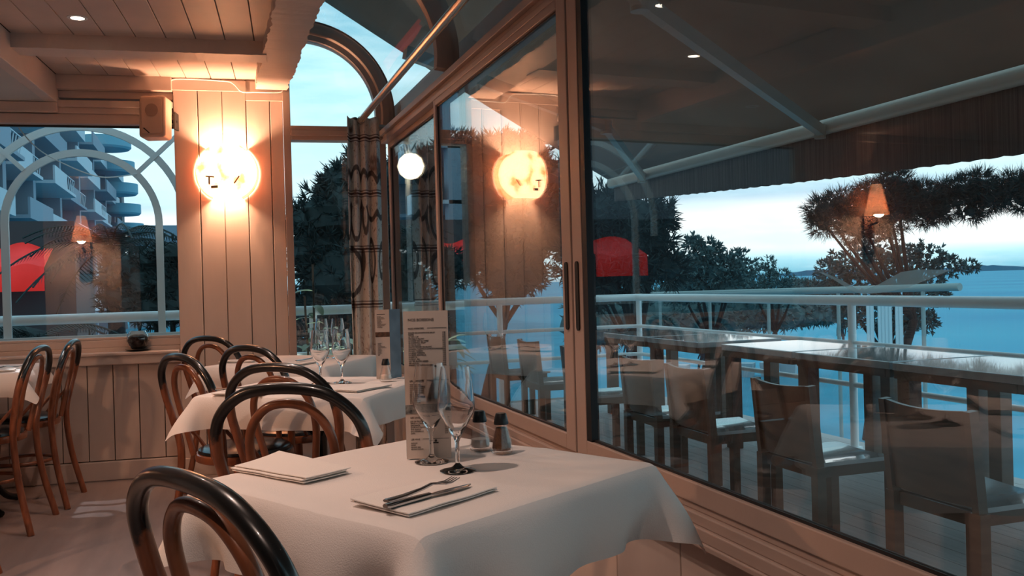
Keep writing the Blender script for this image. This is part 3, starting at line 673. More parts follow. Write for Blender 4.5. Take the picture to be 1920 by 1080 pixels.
napkin((.545, 3.385), R(40), .2, .12, 'folded napkin at the near right edge of the middle table', 2)
napkin((.17, 5.02), R(-30), .19, .12, 'folded napkin on the far table at its left', 2)
napkin((.47, 4.70), R(45), .18, .11, 'folded napkin on the far table near the glasses', 2)
napkin((-1.03, 5.2), R(5), .2, .12, 'folded napkin on the table below the left window', 2)
def strip(path, widths, th, M=None):
    m = MB(M); rings = []
    P = [Vector(p) for p in path]
    for i, p in enumerate(P):
        t = (P[min(i + 1, len(P) - 1)] - P[max(i - 1, 0)]).normalized(); s_ = Vector((-t.y, t.x, 0)).normalized(); w = widths[i] / 2; u = Vector((0, 0, th / 2))
        rings.append([p - s_ * w - u * .4, p - s_ * w * .6 - u, p + s_ * w * .6 - u, p + s_ * w - u * .4, p + s_ * w + u * .4, p + s_ * w * .6 + u, p - s_ * w * .6 + u, p - s_ * w + u * .4])
    m.sweep(rings, None); return m
def cutlery(loc, ang, kind, label, tilt=0):
    t = empty(kind, loc, ang, label, kind.split('_')[-1]); t.rotation_euler = (0, tilt, ang)
    if kind == 'table_knife':
        strip([(-.1, 0, .004), (-.095, 0, .004), (-.03, 0, .005), (.0, 0, .005)], [.013, .019, .016, .011], .008).build('handle', STEEL, t)
        strip([(.0, 0, .005), (.02, .0, .005), (.06, .001, .0045), (.09, .003, .004), (.105, .006, .004)], [.010, .017, .018, .014, .003], .0022).build('blade', STEEL, t)
    else:
        strip([(-.1, 0, .006), (-.095, 0, .006), (-.05, 0, .006), (.0, 0, .009), (.03, 0, .013)], [.014, .019, .015, .008, .007], .005).build('handle', STEEL, t)
        strip([(.03, 0, .013), (.042, 0, .012), (.055, 0, .010), (.062, 0, .009)], [.007, .018, .024, .024], .003).build('fork_head', STEEL, t); hd = t.children[-1]
        for k in range(4):
            y = -.0095 + k * .0063
            m = MB(); m.tube([(.060, y, .009), (.08, y, .0085), (.104, y, .013)], [.0017, .0016, .001], 6); m.build('tine', STEEL, hd)
    return t
cutlery((0.3623, 1.5490, TZ + .0100), R(28.4), 'table_knife', 'steel table knife lying under the fork on the napkin')
fk = cutlery((0.3483, 1.5513, TZ + .0170), R(33.4), 'table_fork', 'steel fork lying across the knife on the napkin'); fk.scale = (0.862, 1, 1)
for x, y, a, lb in ((.12, 3.50, -20, 'fork on the napkin at the left corner of the middle table'), (.5, 4.74, 40, 'fork on the napkin on the far table near the glasses'), (-1.0, 5.2, 10, 'fork on the napkin below the left window')):
    cutlery((x, y, TZ + .0115), R(a), 'table_fork', lb)

# menus
def text_mesh(s_, size, M, name, mt, parent, align='LEFT', ext=.0002):
    cu = bpy.data.curves.new(name, 'FONT'); cu.body = s_; cu.size = size; cu.align_x = align; cu.extrude = ext; cu.space_line = 1.06
    tmp = bpy.data.objects.new(name, cu); COL.objects.link(tmp); dg = bpy.context.evaluated_depsgraph_get(); dg.update()
    me = bpy.data.meshes.new_from_object(tmp.evaluated_get(dg)); bpy.data.objects.remove(tmp)
    me.transform(M); me.materials.clear(); me.materials.append(mt); me.name = name
    o = bpy.data.objects.new(name, me); COL.objects.link(o); o.parent = parent; return o
def menu(loc, rz, label, w, h, full=True):
    t = empty('standing_menu', loc, rz, label, 'menu')
    m = MB(); m.box((0, 0, 0), (w, .0012, h)); root = t; t = m.build('front_panel', PAPER, t, smooth=False)
    if full:
        m = MB(); m.bar((0, .0012, h / 2 - .004), (w * .6, .09, h / 2 - .004), .0012, h - .008); m.build('back_panel', PAPERB, root, smooth=False)
    else:
        m = MB(); m.bar((w + .0004, .0006, h / 2), (w + .045, .05, h / 2), .0012, h); m.build('side_panel', PAPERB, root, smooth=False)
    T = Matrix.Rotation(R(90), 4, 'X')
    def tx(s_, size, x, z, name='printed_text', al='LEFT'): return text_mesh(s_, size, Matrix.Translation((x, -.0004, z)) @ T, name, INK, t, al)
    if full:
        tx('NOS BOISSONS', .0082, .010, h - .022, 'title')
        tx('NOS APERITIFS', .0052, .010, h - .040, 'heading'); tx('LES WHISKIES', .0052, .010, h - .155, 'heading'); tx('LES SANS ALCOOL', .0052, .010, h - .236, 'heading'); tx('LES VINS', .0052, .010, h - .284, 'heading')
        tx('COUPE DE CHAMPAGNE BRUT\nPASTIS\nLE VIN CUIT\nVIN DOUX BLANC\nLE COCKTAIL DU CHEF\nLE COCKTAIL FRUIT\nLE VIN BLANC\nPORTO ROUGE OU BLANC\nSANGRIA MAISON AUX FRUITS ROUGES\nPUNCH MAISON\nLA BIERE PRESSION\nLA BIERE BOUTEILLE\nANISETTE\nMUSCAT SEC\nKIR VIN BLANC CASSIS\nKIR ROYAL\nCOCKTAIL MAISON ROUGE', .0042, .010, h - .049)
        tx('WHISKY SEC\nWHISKY TOURBE\nWHISKY 12 ANS\nWHISKY 15 ANS\nWHISKY GLACE\nBOURBON\nBOURBON VIEUX\nCOGNAC\nARMAGNAC\nCALVADOS', .0042, .010, h - .163)
        tx('JUS DE FRUITS\nSIROP A L EAU\nLIMONADE\nDIABOLO MENTHE\nTHE GLACE\nEAU MINERALE\nCAFE', .0042, .010, h - .244)
        tx('ROUGE\nROSE\nBLANC SEC\nBLANC DOUX', .0042, .010, h - .292)
        tx('\n'.join(['%d,%02d' % (4 + i % 5, (i * 50) % 100) for i in range(17)]), .0042, w - .006, h - .049, 'prices', 'RIGHT')
        tx('\n'.join(['%d,%02d' % (7 + i % 4, (i * 50) % 100) for i in range(10)]), .0042, w - .006, h - .163, 'prices', 'RIGHT')
        tx('\n'.join(['%d,%02d' % (3 + i % 3, (i * 50) % 100) for i in range(7)]), .0042, w - .006, h - .244, 'prices', 'RIGHT')
        m = MB()
        for z, x in ((h - .038, .052), (h - .153, .048), (h - .234, .058), (h - .282, .036)): m.box((x, -.0006, z), (w - .004, -.0001, z + .0008))
        m.build('ruled_line', INK, t, smooth=False)
        m = MB(); m.box((0, -.0006, h - .226), (w, -.0001, h - .206)); m.build('photo_band', mat('dark_photo_band', (.06, .06, .06), .6, noise=.9, nscale=120, col2=(.35, .33, .3)), t, smooth=False)
        m = MB(); m.lathe([(0, 0), (.0028, 0), (.0028, .0005), (0, .0005)], 12, M=Matrix.Translation((w * .7, 0, h - .122)) @ T); m.box((w * .6, -.0005, h - .292), (w * .72, 0, h - .289)); m.lathe([(0, 0), (.0028, 0), (.0028, .0005), (0, .0005)], 12, M=Matrix.Translation((w * .66, 0, h - .286)) @ T); m.build('small_emblem', INK, t, smooth=False)
    else:
        m = MB(); 
        for i in range(3): m.box((.008, -.0006, h - .02 - i * 0), (w * .7, -.0001, h - .018)); break
        m.build('ruled_line', INK, t, smooth=False)
        tx('\n'.join(['ENTREES', 'SALADE VERTE', 'SOUPE DU JOUR', 'HUITRES', 'MOULES', 'CREVETTES', 'TERRINE', 'POISSON DU JOUR', 'VIANDE GRILLEE', 'LEGUMES', 'FROMAGES']), .0042, .008, h - .03)
        tx('\n'.join(['DESSERTS', 'TARTE', 'GLACES', 'CREME BRULEE', 'CAFE GOURMAND', 'FRUITS', 'SORBETS', 'MOUSSE', 'CREPES', 'GAUFRES', 'CAFE', 'THE']), .0042, .008, h - .14)
        m = MB(); m.box((0, -.0006, h - .112), (w, -.0001, h - .092)); m.build('photo_band', mat('brown_photo_band', (.2, .1, .06), .6, noise=.8, nscale=90), t, smooth=False)
    return root
menu((.410, 1.965, TZ), R(-17), 'tall narrow drinks menu standing on the front table behind the glasses', .098, .325)
menu((.655, 3.70, TZ), R(-10), 'tall narrow menu standing on the middle table with a blue-grey side', .058, .285, False)

# ------------------------------------------------------------ terrace
ZT = -.16
m = MB(); 
for i in range(26): m.box((1.21 + i * .135, -3.5, ZT - .04), (1.34 + i * .135, 9.2, ZT))
dk = m.build('terrace_floor', DECK, smooth=False); st(dk)
m = MB(); m.box((1.21, -3.5, ZT - .4), (4.75, 9.2, ZT - .045)); st(m.build('terrace_floor', SOFF, smooth=False))
m = MB(); m.box((-4, 6.05, -.5), (1.205, 7.25, -.16)); st(m.build('terrace_floor', DECK, smooth=False))
m = MB(); m.box((-7, 7.25, -3.3), (1.2, 7.4, -.1)); m.box((1.2, 9.2, -3.3), (4.8, 9.35, -.16)); m.box((4.62, -3.5, -3.3), (4.75, 9.2, -.5)); st(m.build('wall_terrace', mat('rough_render_wall', (.3, .28, .26), .9, noise=.3, nscale=10, bump=.5, bscale=40), smooth=False))
def railing(name, segs, posts, label, rr=.038, heights=((.93, .038), (.615, .02), (.31, .02)), z0=ZT, sub=True):
    t = empty(name, (segs[0][0][0], segs[0][0][1], z0), 0, label, 'railing')
    I = Matrix.Translation((-segs[0][0][0], -segs[0][0][1], -z0))
    for h, r in heights:
        m = MB(I)
        m.tube([(x, y, h) for x, y in segs[0]], r, 16); m.build('top_rail' if r > .03 else 'lower_rail', WHITEM, t)
    for x, y in posts:
        m = MB(I); m.tube([(x, y, z0), (x, y, heights[0][0] - .02)], .03, 14); m.lathe([(0, 0), (.055, 0), (.055, .012), (0, .012)], 16, c=(x, y, z0)); m.build('post', WHITEM, t)
    return t
rl = railing('balcony_railing', [[(4.5, -3.4), (4.5, 8.9), (4.46, 8.97), (4.38, 9.0), (1.6, 9.0)]], [(4.5, 9.0 - .02), (4.5, 5.52), (4.5, 2.05), (4.5, -1.4), (2.9, 9.0)], 'white tubular railing around the terrace beyond the glass')
railing('balcony_railing', [[(-3.6, 7.1), (1.75, 7.1)]], [(-3.0, 7.1), (.78, 7.1)], 'white tubular railing outside the two back windows', heights=((.955, .036), (.62, .02)), z0=-.16)
# decorative metal arch outside the left window
ax = -.80
t = empty('metal_arch_trellis', (ax, 7.1, -.16), 0, 'white metal double arch standing outside the left window', 'trellis')
I = Matrix.Translation((-ax, -7.1, .16))
def arch_strip(r, zc, zb, w):
    m = MB(I); pts = [(ax - r, 7.04, zb)] + [(ax - r * math.cos(R(a)), 7.04, zc + r * math.sin(R(a))) for a in range(0, 181, 6)] + [(ax + r, 7.04, zb)]
    rings = []
    for i, p in enumerate(pts):
        if i == 0 or i == len(pts) - 1: d = Vector((1, 0, 0)) * (-1 if i == 0 else 1)
        else: a = R((i - 1) * 6); d = Vector((-math.cos(a), 0, math.sin(a)))
        p = Vector(p); rings.append([p - d * w / 2 + Vector((0, -.015, 0)), p + d * w / 2 + Vector((0, -.015, 0)), p + d * w / 2 + Vector((0, .015, 0)), p - d * w / 2 + Vector((0, .015, 0))])
    m.sweep(rings, None); return m
arch_strip(.497, 1.63, -.16, .05).build('inner_arch', WHITEM, t)
arch_strip(.68, 1.63, 1.50, .05).build('outer_arch', WHITEM, t)
for a in (45, 135):
    m = MB(I); c, s_ = math.cos(R(a)), math.sin(R(a)); m.bar((ax + .52 * c, 7.04, 1.63 + .52 * s_), (ax + .95 * c, 7.04, 1.63 + .95 * s_), .03, .04, (0, 1, 0)); m.build('strut', WHITEM, t)
m = MB(I); m.bar((ax - .9, 7.02, .82), (ax + .75, 7.02, .82), .03, .035); m.build('cross_bar', WHITEM, t)
m = MB(); m.tube(catmull([(-1.10, 6.03, 2.25), (-.98, 6.2, 2.06), (-.87, 6.5, 1.99), (-.66, 6.8, 1.93), (-.44, 7.03, 1.98)], 8), .004, 6); tag(m.build('white_loop', WHITEM), 'thin white line looping down outside the left window', 'cable')  # thin white tube curving outside the left window

# awning over the terrace
AX0, AZ0, AX1, AZ1 = .7, 4.27, 4.22, 2.235
t = empty('awning', (4.3, 3, ZT + 2), 0, 'large dark folding-arm awning stretched over the terrace', 'awning'); I = Matrix.Translation((-4.3, -3, -ZT - 2))
m = MB(I); nx, ny = 24, 40; vs = []; fs = []
for i in range(nx + 1):
    for j in range(ny + 1):
        s_ = i / nx; y = -4 + 13.1 * j / ny
        vs.append((AX0 + (AX1 - AX0) * s_, y, AZ0 + (AZ1 - AZ0) * s_ - .05 * math.sin(math.pi * s_) * (.6 + .4 * math.sin(y * 2.1))))
for i in range(nx):
    for j in range(ny): a = i * (ny + 1) + j; fs.append((a, a + 1, a + ny + 2, a + ny + 1))
m.add(vs, fs); m.build('canopy', FABRIC, t, solid=.003)
m = MB(I); m.prism(rrect(.045, .06, .03), -4.02, 9.14, Matrix.Translation((4.28, 0, 2.20)) @ Matrix(((1, 0, 0, 0), (0, 0, 1, 0), (0, 1, 0, 0), (0, 0, 0, 1)))); m.build('front_bar', AWBAR, t)
m = MB(I); vs = []; fs = []; ny = 260
for j in range(ny + 1):
    y = -4 + 13.1 * j / ny; zb = 1.75 + .022 * max(0, y - 3.2) ** 1.35 + .004 * math.sin(y * 40)
    for k in range(5): vs.append((4.30 + .006 * math.sin(y * 60), y, 2.15 + (zb - 2.15) * k / 4))
for j in range(ny):
    for k in range(4): a = j * 5 + k; fs.append((a, a + 1, a + 6, a + 5))
m.add(vs, fs); m.build('valance', VAL, t, solid=.002)
def arm(y_el, y_bar, el_x, z0, zb):
    m = MB(I); m.bar((1.25, y_el - 1.0, 2.62), (el_x, y_el - .45, z0 + .08), .05, .08); m.bar((el_x, y_el - .45, z0 + .08), (4.22, y_bar, zb), .05, .075); m.lathe([(0, -.05), (.045, -.05), (.045, .05), (0, .05)], 16, c=(el_x, y_el - .45, z0 + .08)); m.lathe([(0, -.05), (.04, -.05), (.04, .05), (0, .05)], 16, c=(4.2, y_bar, zb)); m.build('folding_arm', ARM, t, smooth=True)
arm(4.15, 5.44, 1.9, 2.31, 2.15); arm(6.7, 8.25, 2.9, 2.2, 2.15); arm(.9, 1.9, 1.9, 2.31, 2.15)
# exterior wall strip that carries the awning
m = MB(); m.box((1.2, -5, 2.16), (1.24, 5.9, 2.30)); st(m.build('trim_9', TAUPE, smooth=False))

# terrace tables (long, narrow, along the rail)
def terrace_table():
    t = empty('terrace_table')
    m = MB(); m.box((-.385, -.435, .735), (.385, .435, .78)); m.build('table_top', TTOP, t, bevel=.006, smooth=False)
    m = MB(); m.box((-.375, -.43, .69), (.375, -.395, .734)); m.box((-.375, .395, .69), (.375, .43, .734)); m.box((-.38, -.394, .69), (-.34, .394, .734)); m.box((.34, -.394, .69), (.38, .394, .734)); m.build('apron', WOODT, t, smooth=False)
    for sx_, sy in ((-1, 1), (1, 1), (1, -1)):
            m = MB(); m.box((sx_ * .325 - .045, sy * .37 - .045, 0), (sx_ * .325 + .045, sy * .37 + .045, .689)); m.build('leg', WOODT, t, bevel=.004, smooth=False)
    return t
tt0 = terrace_table()
tys = [(4.06, 1.93), (4.06, 2.83), (4.045, 3.73), (4.06, 4.64), (4.07, 5.56), (4.03, 6.7), (4.03, 7.62)]
tl = ['terrace table beyond the right border of the view', 'wooden terrace table at the right edge of the view', 'wooden terrace table whose top corner stands behind the two near outdoor chairs', 'glossy-topped wooden terrace table in front of the rail post', 'wooden terrace table between the rail post and the walkers below', 'wooden terrace table farther along the rail, left of the walkers', 'farthest wooden terrace table near the rail corner']
for i, (x, y) in enumerate(tys):
    o = tt0 if i == 0 else copy_tree(tt0); o.location = (x, y, ZT); tag(o, tl[i], 'table', 'wooden terrace tables')
def terrace_chair():
    t = empty('terrace_chair')      # faces +x, back at local x -.22
    m = MB(); nn = 10; rings = []
    for k in range(nn + 1):
        y = -.205 + .41 * k / nn; b = -.025 * (1 - (y / .205) ** 2)
        zt = .80 + .0 - .012 * (1 - (y / .205) ** 2)
        rings.append([(-.208 + b, y, .457), (-.188 + b, y, .457), (-.228 + b, y, zt), (-.248 + b, y, zt)])
    m.sweep(rings, None); m.build('backrest', WOODT, t)
    for s_ in (-1, 1):
        m = MB(); m.bar((-.205, s_ * .208, 0), (-.205, s_ * .208, .44), .045, .045); m.bar((-.205, s_ * .2085, .44), (-.238, s_ * .2085, .80), .03, .04, (1, 0, 0)); m.build('back_leg', WOODT, t, smooth=False)
        m = MB(); m.bar((.19, s_ * .208, 0), (.19, s_ * .208, .39), .045, .045); m.build('front_leg', WOODT, t, smooth=False)
    m = MB(); m.box((-.2, -.19, .385), (.2, -.16, .435)); m.box((-.2, .16, .385), (.2, .19, .435)); m.box((.17, -.16, .385), (.2, .16, .435)); m.box((-.2, -.16, .385), (-.17, .16, .435)); m.build('seat_frame', WOODT, t, smooth=False)
    m = MB(); rings = []
    for k in range(11):
        y = -.205 + .41 * k / 10; d = -.012 * math.cos(y / .205 * math.pi / 2)
        rings.append([(-.18, y, .437 + d * 0), (.225, y, .437), (.225, y, .455 + d), (-.18, y, .455 + d)])
    m.sweep(rings, None); m.build('seat', TTOP, t)
    return t
tc0 = terrace_chair()
cl = [(2.74, 1.75, 'outdoor wooden chair just beyond the right border'), (2.74, 2.68, 'largest outdoor wooden chair, nearest beyond the glass at lower right'), (2.74, 3.56, 'second outdoor wooden chair from the right, before the rail post'), (2.76, 4.47, 'third outdoor wooden chair, its seat catching blue light'), (2.78, 5.12, 'fourth outdoor wooden chair half hidden behind the third'), (2.8, 6.2, 'outdoor wooden chair seen near the dark door stile'), (2.8, 7.2, 'outdoor wooden chair seen through the sliding pane beside the handles'), (2.8, 8.1, 'farthest outdoor wooden chair seen through the sliding pane')]
for i, (x, y, lb) in enumerate(cl):
    o = tc0 if i == 0 else copy_tree(tc0); o.location = (x, y, ZT); tag(o, lb, 'chair', 'wooden terrace chairs')

# lantern on the terrace post
t = empty('terrace_lamp', (1.93, 8.86, ZT), 0, 'white post with a glowing round lamp at the far end of the terrace', 'lamp')
m = MB(); m.tube([(0, 0, 0), (0, 0, 2.84)], .025, 14); m.build('post', WHITEM, t)
m = MB(); m.lathe([(0, -.13), (.06, -.115), (.105, -.075), (.13, 0), (.105, .075), (.06, .115), (0, .13)], 28, c=(0, -.16, 2.45)); m.build('globe', mat('lit_globe', (1, .9, .75), .4, emit=(1, .82, .55), estr=8), t)
m = MB(); m.tube([(0, 0, 2.62), (0, -.16, 2.62), (0, -.16, 2.57)], .012, 8); m.build('bracket', WHITEM, t)

# planter with leafy plants outside the end window
LEAF = mat('variegated_leaf', (.45, .55, .22), .45, noise=.6, nscale=14, col2=(.85, .88, .72)); LEAFD = mat('green_leaf', (.2, .28, .18), .45); STEM = mat('brown_stem', (.05, .03, .02), .8)
def leaf(mb, base, direction, ln, w, droop):
    d = Vector(direction).normalized(); s_ = d.cross(Vector((0, 0, 1))).normalized(); n = 6; vs = []
    for i in range(n + 1):
        t = i / n; p = Vector(base) + d * ln * t - Vector((0, 0, 1)) * droop * t * t; ww = w * math.sin(math.pi * min(1, t * .92 + .06)) ** .8
        vs += [p - s_ * ww / 2 + Vector((0, 0, ww * .12)), p, p + s_ * ww / 2 + Vector((0, 0, ww * .12))]
    fs = []
    for i in range(n): a = 3 * i; fs += [(a, a + 1, a + 4, a + 3), (a + 1, a + 2, a + 5, a + 4)]
    mb.add(vs, fs)
def plant(loc, h, nl, lw, label, lm, seed, spread=.12):
    rnd = random.Random(seed); t = empty('potted_plant', loc, 0, label, 'plant')
    m = MB(); m.lathe([(0, 0), (.10, 0), (.13, .22), (.12, .22), (.11, .2), (0, .19)], 24); m.build('pot', mat('white_pot', (.6, .6, .58), .6), t)
    st_ = MB(); lf = MB()
    for k in range(3):
        a = rnd.uniform(0, 6.28); pts = [(.02 * math.cos(a), .02 * math.sin(a), .18), (.05 * math.cos(a), .05 * math.sin(a), .18 + h * .4), (spread * math.cos(a) * .6, spread * math.sin(a) * .6, .18 + h * (1 - .18 * k))]
        pts = catmull(pts, 8); st_.tube(pts, .008, 6)
        for i in range(nl):
            p = pts[int((len(pts) - 1) * (i + 1.2) / (nl + 1))]; b = rnd.uniform(0, 6.28); leaf(lf, p, (math.cos(b), math.sin(b), rnd.uniform(-.1, .7)), rnd.uniform(.7, 1.2) * lw * 2.4, lw * rnd.uniform(.7, 1.1), lw * rnd.uniform(.5, 1.8))
    st_.build('stem', STEM, t); lf.build('leaves', lm, t, fix=False); return t
plant((.74, 6.66, -.16), 1.28, 11, .075, 'tall thin leafy plant outside the end window', LEAFD, 4)
plant((.46, 6.50, -.16), .78, 16, .095, 'broad pale-leaved plant low outside the end window by the pillar', LEAF, 9, .2)
plant((1.02, 6.70, -.16), .85, 14, .085, 'pale-leaved plant beside the curtain outside the end window', LEAF, 12, .16)
plant((1.55, 6.4, -.16), .95, 14, .09, 'pale-leaved plant outside the first sliding pane', LEAF, 15, .2)
plant((1.75, 7.0, -.16), .80, 14, .09, 'low pale-leaved plant on the terrace corner', LEAF, 19, .2)

t = empty('unseen_plant_spot', (.72, 6.22, -.16), 0, 'unseen spotlight put in to light the plants, at the foot of the plants outside the end window', 'added light')  # unseen lamp below the sill, put in to brighten the leaves
m = MB(); m.lathe([(0, 0), (.05, 0), (.05, .01), (.012, .012), (.012, .05), (.04, .06), (.05, .13), (.044, .13), (.035, .065), (0, .06)], 20); m.build('housing', BLKP, t)
light('SPOT', 'spot_light', (0, 0, .12), 45, (.95, 1, .9), .03, t, (R(-18), 0, 0), R(85)).rotation_euler = Vector((.05, .38, 1)).to_track_quat('-Z', 'Y').to_euler()
# pale see-through gull shape on the large pane
def gull_mat():
    m = bpy.data.materials.new('pale_see_through'); m.use_nodes = True; nt = m.node_tree; N = nt.nodes; L = nt.links; N.clear()
    o = N.new('ShaderNodeOutputMaterial'); a = N.new('ShaderNodeBsdfTransparent'); b = N.new('ShaderNodeBsdfTranslucent'); b.inputs[0].default_value = (.9, .9, .86, 1); c = N.new('ShaderNodeMixShader'); c.inputs[0].default_value = .3
    L.new(a.outputs[0], c.inputs[1]); L.new(b.outputs[0], c.inputs[2]); L.new(c.outputs[0], o.inputs[0]); return m
m = MB(); gp = [(1530, 508), (1548, 512), (1580, 526), (1612, 545), (1616, 540), (1622, 543), (1650, 532), (1690, 510), (1722, 505), (1785, 506), (1750, 520), (1700, 540), (1660, 548), (1620, 552), (1598, 546), (1560, 522)]
vs = [on(x, y, 0, 1.103) for x, y in gp]; vs += [v + Vector((-.0006, 0, 0)) for v in vs]; n = len(gp)
m.add(vs, [tuple(range(n)), tuple(range(2 * n - 1, n - 1, -1))] + [(i, (i + 1) % n, n + (i + 1) % n, n + i) for i in range(n)])
tag(m.build('window_decal', gull_mat(), smooth=False), 'pale see-through gull shape on the large right-hand pane', 'decal')
# ------------------------------------------------------------ landscape
GZ = -3.3
SEAM = mat('sea_water', (.02, .28, .46), .6, spec=.25, noise=.5, nscale=.02, col2=(.05, .4, .55), bump=.5, bscale=.35, stretch=(1, 1, 1))
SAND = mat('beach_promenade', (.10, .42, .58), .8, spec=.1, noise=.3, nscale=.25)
m = MB(); m.box((-60, 7.4, GZ - .2), (1.2, 200, GZ)); m.box((1.2, 9.35, GZ - .2), (34, 200, GZ)); m.box((4.76, -60, GZ - .2), (34, 9.35, GZ)); st(m.build('ground', SAND, smooth=False))
m = MB(); m.box((-60, 7.4, GZ), (-2, 45, GZ + .02)); st(m.build('ground', mat('dark_street', (.05, .055, .06), .7, noise=.3, nscale=.4), smooth=False))
m = MB(); m.box((34, -400, GZ - 1.6), (7000, 5200, GZ - 1.2)); m.box((-60, 200, GZ - 1.6), (34, 5200, GZ - 1.2)); st(m.build('sea', SEAM, smooth=False))
SHORE = mat('far_shore_hills', (.03, .12, .2), 1.0)
m = MB(); rnd = random.Random(2); A = at(1200, 520, 3600); B = at(2050, 500, 3600); n = 90; top = []; 
for i in range(n + 1):
    p = A.lerp(B, i / n); top.append((p, 14 + 7 * math.sin(i * .21) + 4 * rnd.random()))
vs = []; fs = []
for p, h in top:
    d = (p - Vector((0, 0, 0))).normalized() * 260; vs += [(p.x, p.y, GZ - 1.3), (p.x + d.x * .4, p.y + d.y * .4, GZ - 1.3 + h), (p.x + d.x, p.y + d.y, GZ - 1.3)]
for i in range(n): a = 3 * i; fs += [(a, a + 3, a + 4, a + 1), (a + 1, a + 4, a + 5, a + 2)]
m.add(vs, fs); tag(m.build('far_shore', SHORE, smooth=False), 'low dark hills on the far shore across the water', 'hills')

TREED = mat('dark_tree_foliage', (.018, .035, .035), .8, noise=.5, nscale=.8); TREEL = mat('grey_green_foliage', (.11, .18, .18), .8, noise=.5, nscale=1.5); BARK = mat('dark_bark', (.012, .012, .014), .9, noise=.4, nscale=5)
def tufts(mb, c, rad, n, ln, k, rnd, shell=.55, flat=(1, 1, 1), wd=.06):
    vs = []; fs = []
    for _ in range(n):
        d = Vector((rnd.gauss(0, 1), rnd.gauss(0, 1), rnd.gauss(0, 1))).normalized(); q = rad * rnd.uniform(shell, 1)
        p = Vector(c) + Vector((d.x * q * flat[0], d.y * q * flat[1], d.z * q * flat[2]))
        for _k in range(k):
            e = (d + Vector((rnd.gauss(0, .7), rnd.gauss(0, .7), rnd.gauss(0, .7) + .25))).normalized(); s_ = e.cross(Vector((rnd.gauss(0, 1), rnd.gauss(0, 1), rnd.gauss(0, 1)))).normalized() * ln * wd
            l_ = ln * rnd.uniform(.6, 1.2); a = len(vs); vs += [p - s_, p + s_, p + e * l_ * .6 + s_ * 1.2, p + e * l_]; fs.append((a, a + 1, a + 2, a + 3))
    mb.add(vs, fs)
def blob(mb, c, rad, rnd, flat=(1, 1, .8)):
    vs = []; fs = []; nu, nv = 14, 9
    for j in range(nv + 1):
        for i in range(nu):
            th = math.pi * j / nv; ph = 2 * math.pi * i / nu; q = rad * rnd.uniform(.82, 1.08)
            vs.append((c[0] + q * math.sin(th) * math.cos(ph) * flat[0], c[1] + q * math.sin(th) * math.sin(ph) * flat[1], c[2] + q * math.cos(th) * flat[2]))
    for j in range(nv):
        for i in range(nu): fs.append((j * nu + i, j * nu + (i + 1) % nu, (j + 1) * nu + (i + 1) % nu, (j + 1) * nu + i))
    mb.add(vs, fs)
def tree(name, base, blobs, label, mt, ln, per, seed, core=.75, k=9, trunk=.16, wd=.06):
    rnd = random.Random(seed); t = empty(name, base, 0, label, 'tree'); I = Matrix.Translation((-base[0], -base[1], -base[2]))
    m = MB(I)
    for c, r in blobs:
        if core: blob(m, c, r * core, rnd)
        tufts(m, c, r, int(per * r * r) + 12, ln, k, rnd, shell=.5 if core < .5 else .7, flat=(1, 1, .85), wd=wd)
    m.build('foliage', mt, t, smooth=False, fix=False)
    m = MB(I); cen = sum((Vector(c) for c, r in blobs), Vector()) / len(blobs); b = Vector(base); k0 = b.lerp(Vector((cen.x, cen.y, cen.z - .5)), .6) + Vector((.2, 0, 0))
    m.tube(catmull([b, b.lerp(k0, .5) + Vector((-.15, 0, 0)), k0], 5), [trunk * (1 - .04 * i) for i in range(11)], 10)
    for c, r in blobs[:8]: m.tube(catmull([k0, k0.lerp(Vector(c), .5) + Vector((0, 0, -.15)), Vector(c)], 4), [trunk * .45 * (1 - i * .09) for i in range(9)], 7)
    m.build('trunk', BARK, t); return t
def BL(lst, dist, jit=0):
    return [(tuple(at(x, y, dist + (dz if len(q) else 0))), r * dist / F_PX) for (x, y, r, *q) in lst for dz in (q or [0])]
# big dark tree behind the end window and first panes
d = 15
g = at(700, 1000, d)
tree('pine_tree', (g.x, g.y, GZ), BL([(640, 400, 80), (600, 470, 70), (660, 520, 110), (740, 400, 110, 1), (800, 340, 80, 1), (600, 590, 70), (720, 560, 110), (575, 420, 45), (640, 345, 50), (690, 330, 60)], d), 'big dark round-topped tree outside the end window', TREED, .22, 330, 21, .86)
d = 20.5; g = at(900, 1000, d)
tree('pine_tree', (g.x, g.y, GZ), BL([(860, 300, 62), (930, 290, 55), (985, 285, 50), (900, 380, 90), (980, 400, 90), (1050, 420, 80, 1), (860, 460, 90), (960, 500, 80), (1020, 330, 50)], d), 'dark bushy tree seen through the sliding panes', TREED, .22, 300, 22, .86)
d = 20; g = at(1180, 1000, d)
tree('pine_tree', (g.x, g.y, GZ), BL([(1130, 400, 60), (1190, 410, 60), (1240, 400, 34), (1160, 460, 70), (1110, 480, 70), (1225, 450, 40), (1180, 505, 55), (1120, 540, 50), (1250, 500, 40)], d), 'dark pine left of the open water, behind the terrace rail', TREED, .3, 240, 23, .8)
d = 27; g = at(1320, 800, d)
tree('leafy_tree', (g.x, g.y, GZ), BL([(1290, 500, 45), (1340, 510, 45), (1380, 500, 38), (1330, 470, 28), (1275, 540, 40), (1360, 540, 40), (1300, 455, 18)], d), 'grey-green leafy tree in the middle of the shore view', TREEL, .16, 420, 24, .45, k=8, wd=.14)
d = 34; g = at(1440, 700, d)
tree('leafy_tree', (g.x, g.y, GZ), BL([(1430, 520, 34), (1465, 530, 32), (1410, 535, 30), (1440, 495, 14), (1490, 540, 26)], d), 'small distant sparse tree on the shore', TREEL, .18, 260, 25, .15, k=7, wd=.1)
d = 21; g = at(1655, 900, d)
